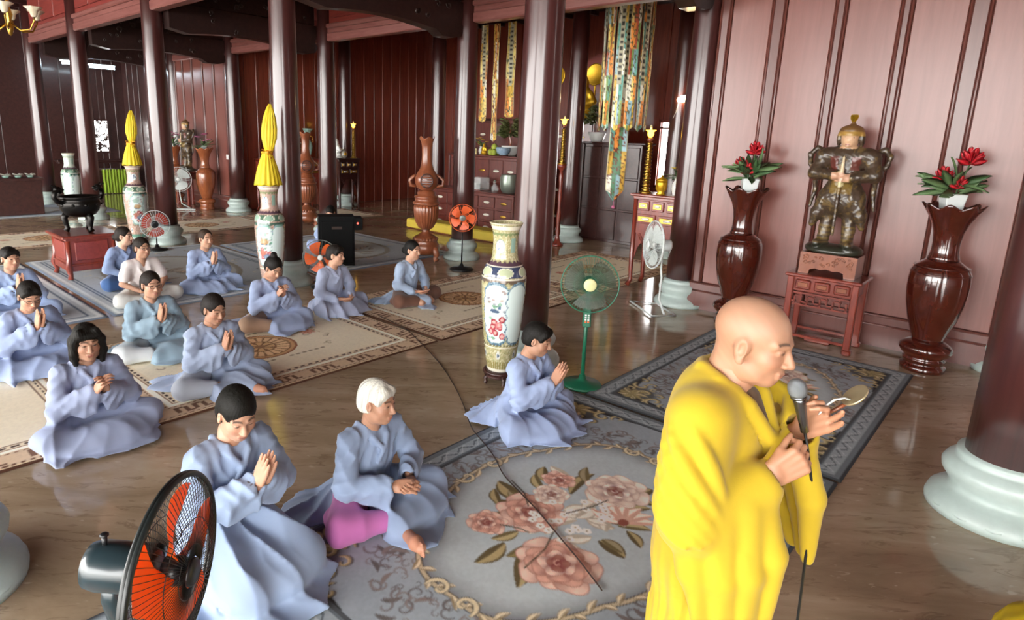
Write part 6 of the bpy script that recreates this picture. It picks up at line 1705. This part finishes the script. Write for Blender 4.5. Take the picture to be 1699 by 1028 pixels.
t = thing('mandorla', 'arched dark red board behind the golden statue', 'backboard', (13.2, 8.2, 2.55)); MB().prism(pts, .05, np.array([[0, 0, 1], [1, 0, 0], [0, 1, 0.]])).build('board', 'panel_red', t)

# ================================================================ hanging banners
attr_mat('banner_cloth', rough=.6, coat=.1, sheen=.2)
def strip_mesh(w, h, seed, tip=.0, cols=None, squares=True, wave=.012):
    nx, nz = 14, int(h/.022); u = np.linspace(-.5, .5, nx); v = np.linspace(0, 1, nz); U, Vv = np.meshgrid(u, v)
    z = -Vv*h; tipz = np.where(Vv > .93, (np.abs(U)*2)*tip*((Vv-.93)/.07), 0); z = z+tipz
    x = U*w; y = wave*np.sin(Vv*h*5+seed+U*4)+.004*np.sin(U*30)
    P = ['#caa544', '#d98a3c', '#5f9a8e', '#dcd9c8', '#b5563a', '#7f9a5a', '#8fb0b8', '#e2c877'] if cols is None else cols
    col = np.zeros(U.shape+(3,), np.float32)
    band = (Vv*h/.42+.0*U).astype(int); lane = ((U+.5)*3.999).astype(int)
    rnd = random.Random(seed); tab = {}
    for bb in range(int(h/.42)+2):
        for ll in range(4): tab[(bb, ll)] = lin(rnd.choice(P))
    for (bb, ll), c_ in tab.items():
        mm = (band == bb) & (lane == ll); col[mm] = c_
    nz_ = vnoise(U*w*40+seed, Vv*h*22, seed); col = col*(1.0+.8*nz_)[..., None]
    m_ = vnoise(U*w*60, Vv*h*30, seed+4) > .70; col[m_] = lin(rnd.choice(['#3c4c50', '#7a3324', '#5a5a3a']))
    if squares:
        sq = (np.abs(U) < .17) & (((Vv*h/.10) % 1) < .45) & (Vv*h < 1.35) & (Vv*h > .12); lt = (np.abs(U) < .26) & (Vv*h < 1.42) & (Vv*h > .06)
        col[lt] = lin('#c9c4a4'); col[sq] = lin('#3c3a34')
    edge = np.abs(U) > .43; col[edge] = lin('#d9cfa6')
    V0 = np.stack([x, y, z], -1).reshape(-1, 3); V1 = V0+np.array([0, .004, 0])
    i = np.arange(nx*nz).reshape(nz, nx); q = np.stack([i[:-1, :-1], i[1:, :-1], i[1:, 1:], i[:-1, 1:]], -1).reshape(-1, 4); N = nx*nz
    rim = []
    loop = list(i[0, :])+list(i[1:, -1])+list(i[-1, -2::-1])+list(i[-2:0:-1, 0])
    for k in range(len(loop)): a, b_ = loop[k], loop[(k+1) % len(loop)]; rim.append((a, b_, b_+N, a+N))
    Q = np.concatenate([q, q[:, ::-1]+N, np.array(rim)]); C = col.reshape(-1, 3)
    return mesh_np('banner_strip', np.concatenate([V0, V1]), Q, np.concatenate([C, C]))
# round canopy banner of many ribbons with a long tail
bx, by, bz = 10.45, 5.92, 4.48
t = thing('canopy_banner', 'colourful round ribbon banner with a long pointed tail hanging from the beam', 'banner', (bx, by, bz))
MB().tube([(.40*math.cos(a), .40*math.sin(a), 0) for a in np.linspace(0, 2*PI, 32, endpoint=False)], .018, 8, True).build('top_ring', 'brass', t)
MB().tube([(0, 0, .45), (0, 0, .02)], .008, 6).tube([(-.40, 0, .0), (0, 0, .03), (.40, 0, 0)], .008, 6).tube([(0, -.40, 0), (0, 0, .03), (0, .40, 0)], .008, 6).build('hanger', 'brass', t)
for k in range(12):
    a = 2*PI*k/12+.26
    o = link('ribbon', strip_mesh(.17, 2.2, 20+k, .08, None, k % 2 == 0), 'banner_cloth', t, (.41*math.cos(a), .41*math.sin(a), 0), (0, 0, a+PI/2))
o = link('tail', strip_mesh(.34, 3.45, 77, .22, ['#d98a3c', '#caa544', '#5f9a8e', '#8fb0b8', '#dcd9c8', '#c0603c', '#4f7a5a'], True, .02), 'banner_cloth', t, (-.06, 0, -.02), (0, 0, .75-PI/2))
MB().ball((-.06, 0, -3.56), .035, 12, 8).tube([(-.06, 0, -3.3), (-.06, 0, -3.55)], .006, 6).build('tassel', 'petal_pink', t)
for i, (y, w_, z0_, lb) in enumerate(((10.66, .22, 2.45, 'left of the three gold ribbon banners over the altar'), (10.28, .17, 2.0, 'middle of the three gold ribbon banners over the altar'), (9.82, .26, 2.55, 'right of the three gold ribbon banners over the altar'))):
    o = link('ribbon_banner', strip_mesh(w_, 4.72-z0_, 40+i*3, .05, ['#caa544', '#d9a83c', '#d98a3c', '#dcd9c8', '#c9b46a', '#e2c877', '#b5763a'], i != 1), 'banner_cloth', None, (12.0, y, 4.72), (0, 0, -PI/2)); tag(o, lb, 'banner', 'ribbon banners over the altar'); MB().tube([(0, 0, 0), (0, 0, .7)], .006, 6).build('hanging_cord', 'cable', o)

# ================================================================ far statue group on the other pink wall
def far_statue():
    V, Q, C = guardian(.016); g2 = thing('guardian_statue', 'dark armoured statue far away before the other pink wall', 'statue', (7.6, 17.45, .95), PI/2)
    link('figure', mesh_np('figure', V, Q, C), 'statue_paint', g2)
far_statue()
altar_stand(7.38, 7.84, 17.10, 17.80, .94, 'small altar table under the far guardian statue')
wooden_vase(7.6, 16.45, 'light brown wooden vase right of the far statue', .98, 'vase_wood_light')
wooden_vase(7.6, 18.35, 'light brown wooden vase left of the far statue', .98, 'vase_wood_light')
for yy, lb, sd in ((16.45, 'pink flowers in the vase right of the far statue', 21), (18.35, 'pink flowers in the vase left of the far statue', 22)):
    t = thing('flower_arrangement', lb, 'flowers', (7.6, yy, 1.56)); rnd = random.Random(sd)
    MB().lathe([(0, 0), (.06, 0), (.08, .10), (.07, .10), (0, .08)], 20, caps=False).build('holder', 'planter', t)
    for i in range(14):
        a = rnd.uniform(0, 6.28); e = rnd.uniform(.0, 1.3); MB().leaf((0, 0, .08), (math.cos(a)*math.cos(e), math.sin(a)*math.cos(e), math.sin(e)), (0, 0, 1), .28, .09, .3, .003).build('leaf', 'leaf_green', t)
    for i in range(6):
        a = rnd.uniform(0, 6.28); c_ = (.14*math.cos(a), .14*math.sin(a), .2+.2*rnd.random()); mb = MB()
        for k in range(9): mb.leaf(c_, (math.cos(k*.7), math.sin(k*.7), .5), (0, 0, 1), .09, .06, .1, .003)
        mb.build('blossom', 'petal_pink', t)
# things on the long far console
plain('pink_lacquer', '#a8564a', .35, coat=.4)
candle(8.78, 15.2, 1.38, 'thick red candle on the far console beside the bouquet', .52, .07, 'candle_red')
def orn_vase(x, y, z, label, mat, h=.8):
    t = thing('ornate_vase', label, 'vase', (x, y, z), 0, 'ornate vases on the far console'); k = h/.8
    MB().lathe([(0, 0), (.09, 0), (.09, .03), (.06, .05), (.11, .18), (.13, .32), (.11, .42), (.05, .50), (.045, .6), (.09, .72), (.14, .78), (.14, .80), (.12, .80), (.03, .66), (0, .6)], 28, caps=False).build('body', mat, t).scale = (k, k, k)
    for s in (-1, 1): MB().tube([(s*.1*k, 0, .42*k), (s*.17*k, 0, .46*k), (s*.15*k, 0, .58*k), (s*.06*k, 0, .6*k)], .014, 8).build('handle', 'brass', t)
orn_vase(9.05, 15.25, 1.38, 'pink ornate vase with gold rim behind the nearer bouquet', 'pink_lacquer', .85)
plain('celadon', '#8fb0a4', .2, coat=.5, var=.35, vscale=20)
orn_vase(9.98, 15.25, 1.38, 'pale green and white vase between the two far columns', 'celadon', .8)
plant_vase(9.52, 15.2, 1.38, 'vase of white orchids beside the pale green vase', 33, .3, 14, .26, ('leaf_dark', 'leaf_olive'), ('petal_white', 10))
t = thing('golden_jar', 'white and gold round jar on the dark far console', 'jar', (10.72, 14.66, 1.40)); MB().lathe([(0, 0), (.07, 0), (.12, .08), (.125, .14), (.07, .22), (.05, .24), (.06, .26), (0, .26)], 28, caps=False).build('body', 'pearl', t); MB().ball((-.0, -.11, .12), (.05, .02, .05), 10, 6).build('medallion', 'gold', t)
statuette(10.54, 14.70, 1.40, 'slim white figure behind the white and gold jar', .52, 'white_ceramic')

# ================================================================ lamps, far left corner and small things
emit('tube_glow', '#dff4ff', 30.0)
for i, (x0, x1, y, z, lb) in enumerate(((5.9, 6.5, 21.5, 3.86, 'left fluorescent tube glowing in the far dark corner'), (6.62, 7.3, 21.5, 3.82, 'right fluorescent tube glowing in the far dark corner'))):
    t = thing('tube_light', lb, 'light', ((x0+x1)/2, y, z), 0, 'fluorescent tube lights'); L = x1-x0
    MB().box((0, .03, .03), (L+.08, .06, .05), bev=.01).build('fitting', 'white_plastic', t)
    for k in (-1, 1): MB().tube([(-L/2, -.02, -.02+k*.03), (L/2, -.02, -.02+k*.03)], .02, 10).build('tube', 'tube_glow', t)
    MB().tube([(0, .03, .05), (0, .03, 1.58)], .006, 6).build('hanger', 'cable', t)
emit('warm_glow', '#ffd9a0', 70.0)
t = thing('wall_lamp', 'warm glowing lamp beside the dark post right of the banners', 'lamp', (11.05, 5.08, 2.86)); MB().tube([(0, -.18, 0), (0, .10, 0)], .035, 12).build('bulb', 'warm_glow', t); MB().box((.05, -.04, .06), (.04, .34, .05), bev=.01).build('fitting', 'white_plastic', t); MB().tube([(.02, .08, 0), (.02, .12, -.2), (.02, .17, -.32)], .006, 6).build('cord', 'white_plastic', t)
# chandelier at the upper left
t = thing('chandelier', 'brass chandelier with cream glass shades at the upper left corner', 'chandelier', (2.85, 12.9, 3.75)); plain('shade_glass', '#e9dcc0', .25, coat=.4)
MB().lathe([(0, -.25), (.03, -.22), (.05, -.12), (.03, -.02), (.06, .08), (.03, .2), (.02, .5), (.02, 1.5), (0, 1.5)], 20, caps=False).build('stem', 'brass', t)
for k in range(6):
    a = 2*PI*k/6+.2; c_, s_ = math.cos(a), math.sin(a)
    ar = MB().tube([(.03*c_, .03*s_, -.05), (.18*c_, .18*s_, -.16), (.34*c_, .34*s_, -.14), (.42*c_, .42*s_, .0), (.42*c_, .42*s_, .05)], .013, 8).build('arm', 'brass', t)
    MB().lathe([(.03, .05), (.05, .08), (.06, .14), (.13, .20), (.125, .205), (.05, .15), (.0, .12)], 24, (.42*c_, .42*s_, 0), caps=False, wav=lambda th, i: (.01*np.cos(6*th)*(i in (3, 4)), 0*th)).build('shade', 'shade_glass', ar)
# dark side table with white flower bowls at the left edge
t = thing('side_table', 'long dark table at the left edge under a row of white flowers', 'table', (3.3, 17.6, 0)); MB().box((0, 0, .84), (1.7, .5, .06), bev=.01).build('top', 'dark_wood', t); MB().box((0, 0, .42), (1.6, .42, .80), bev=.01).build('case', 'dark_wood', t)
for i in range(6):
    t = thing('flower_bowl', ['white flower bowl at the left end of the dark table', 'second white flower bowl from the left on the dark table', 'third white flower bowl from the left on the dark table', 'third white flower bowl from the right on the dark table', 'second white flower bowl from the right on the dark table', 'white flower bowl at the right end of the dark table'][i], 'flowers', (2.72+.24*i, 17.55, .87), 0, 'white flowers on the dark table'); rnd = random.Random(i)
    MB().lathe([(0, 0), (.05, 0), (.08, .05), (.07, .05), (0, .04)], 16, caps=False).build('bowl', 'celadon', t); mb = MB()
    for k in range(14): a = k*2.4; mb.leaf((0, 0, .05), (math.cos(a), math.sin(a), .3+.1*(k % 5)), (0, 0, 1), .11, .06, .2, .003)
    mb.build('blossom', 'petal_white', t)
# green draped table at the end wall
plain('green_cloth', '#a3c23a', .75, var=.15, vscale=10)
t = thing('draped_table', 'table hung with bright green cloth at the far end wall', 'table', (7.1, 21.9, 0)); MB().box((0, 0, .74), (1.5, .5, .04), bev=.008).build('top', 'dark_wood', t)
for sx in (-1, 1): MB().box((sx*.7, 0, .36), (.06, .44, .72)).build('leg', 'dark_wood', t)
N_ = 60; pts = [(-.37+.74*k/N_, .015*math.sin(k*.9)+.006*math.sin(k*2.3)) for k in range(N_+1)]; v = []
for (x, y) in pts: v += [(x, y-.26, .76), (x, y*1.6-.275, .02)]
v = np.array(v); f = [(2*k, 2*k+1, 2*k+3, 2*k+2) for k in range(N_)]; v2 = v+np.array([0, .006, 0]); m_ = len(v)
MB().add(np.concatenate([v, v2]), f+[tuple(reversed([q+m_ for q in a])) for a in f], True).build('cloth', 'green_cloth', t)
t = thing('wall_shelf', 'dark moulded shelf above the green draped table', 'shelf', (7.0, 22.75, .95)); MB().box((0, 0, .03), (2.4, .35, .06), bev=.015).build('board', 'dark_wood', t); MB().box((0, .02, -.03), (2.3, .28, .05), bev=.01).build('moulding', 'dark_wood', t)
# yellow draped stool, lower right
t = thing('draped_stool', 'yellow draped round stool cut off at the lower right corner', 'stool', (2.62, -.34, 0))
MB().lathe([(.30, 0), (.29, .2), (.265, .42), (.245, .56), (.225, .62), (.17, .665), (.08, .68), (0, .682)], 60, wav=lambda th, i: (.012*np.sin(12*th+np.sin(3*th))*(1 if i < 4 else .2), 0*th)).build('cloth', 'yellow_cloth', t)
MB().lathe([(0, .56), (.19, .56), (.19, .60), (0, .60)], 30, caps=False).build('seat', 'red_wood', t)
# cable across the floor and rug, small box under the statue table, switch
def cable(pts, label, r=.0042):
    p = np.array(pts, float); tt = np.linspace(0, len(p)-1, len(p)*5); q = np.stack([np.interp(tt, range(len(p)), p[:, k]) for k in range(3)], 1)
    for _ in range(6): q[1:-1] = .5*q[1:-1]+.25*(q[:-2]+q[2:])
    o = MB().tube(q, r, 6).build('power_cable', 'cable', None); return tag(o, label, 'cable')
Lw = [(4.60, 5.62, .02), (4.54, 5.31, .022), (4.5, 5.0, .022), (4.3, 4.6, .02), (4.24, 4.42, .008), (3.95, 3.85, .007), (3.57, 3.28, .007), (3.32, 2.98, .007), (3.2, 2.82, .022), (3.14, 2.68, .022), (3.02, 2.45, .022), (2.9, 2.3, .022), (2.84, 2.16, .022), (2.74, 1.9, .022), (2.61, 1.64, .022), (2.53, 1.47, .022), (2.42, 1.27, .022)]
cable(Lw, 'dark cable running from the cream rug over the floor onto the rose rug')
t = thing('wooden_box', 'small reddish wooden block on the floor under the statue table', 'box', (7.64, 1.66, 0)); MB().box((0, 0, .03), (.10, .26, .06), bev=.008).build('body', 'red_wood', t); MB().box((0, 0, .064), (.11, .27, .012), bev=.004).build('lid', 'red_wood', t)
t = thing('light_switch', 'small white switch on the wall left of the long red console', 'switch', (7.93, 15.62, 1.39) if False else (7.985, 15.88, 1.39)); MB().box((-.035, 0, 0), (.02, .12, .12), bev=.004).build('plate', 'white_plastic', t); MB().box((-.048, 0, 0), (.01, .05, .07), bev=.003).build('rocker', 'white_plastic', t)
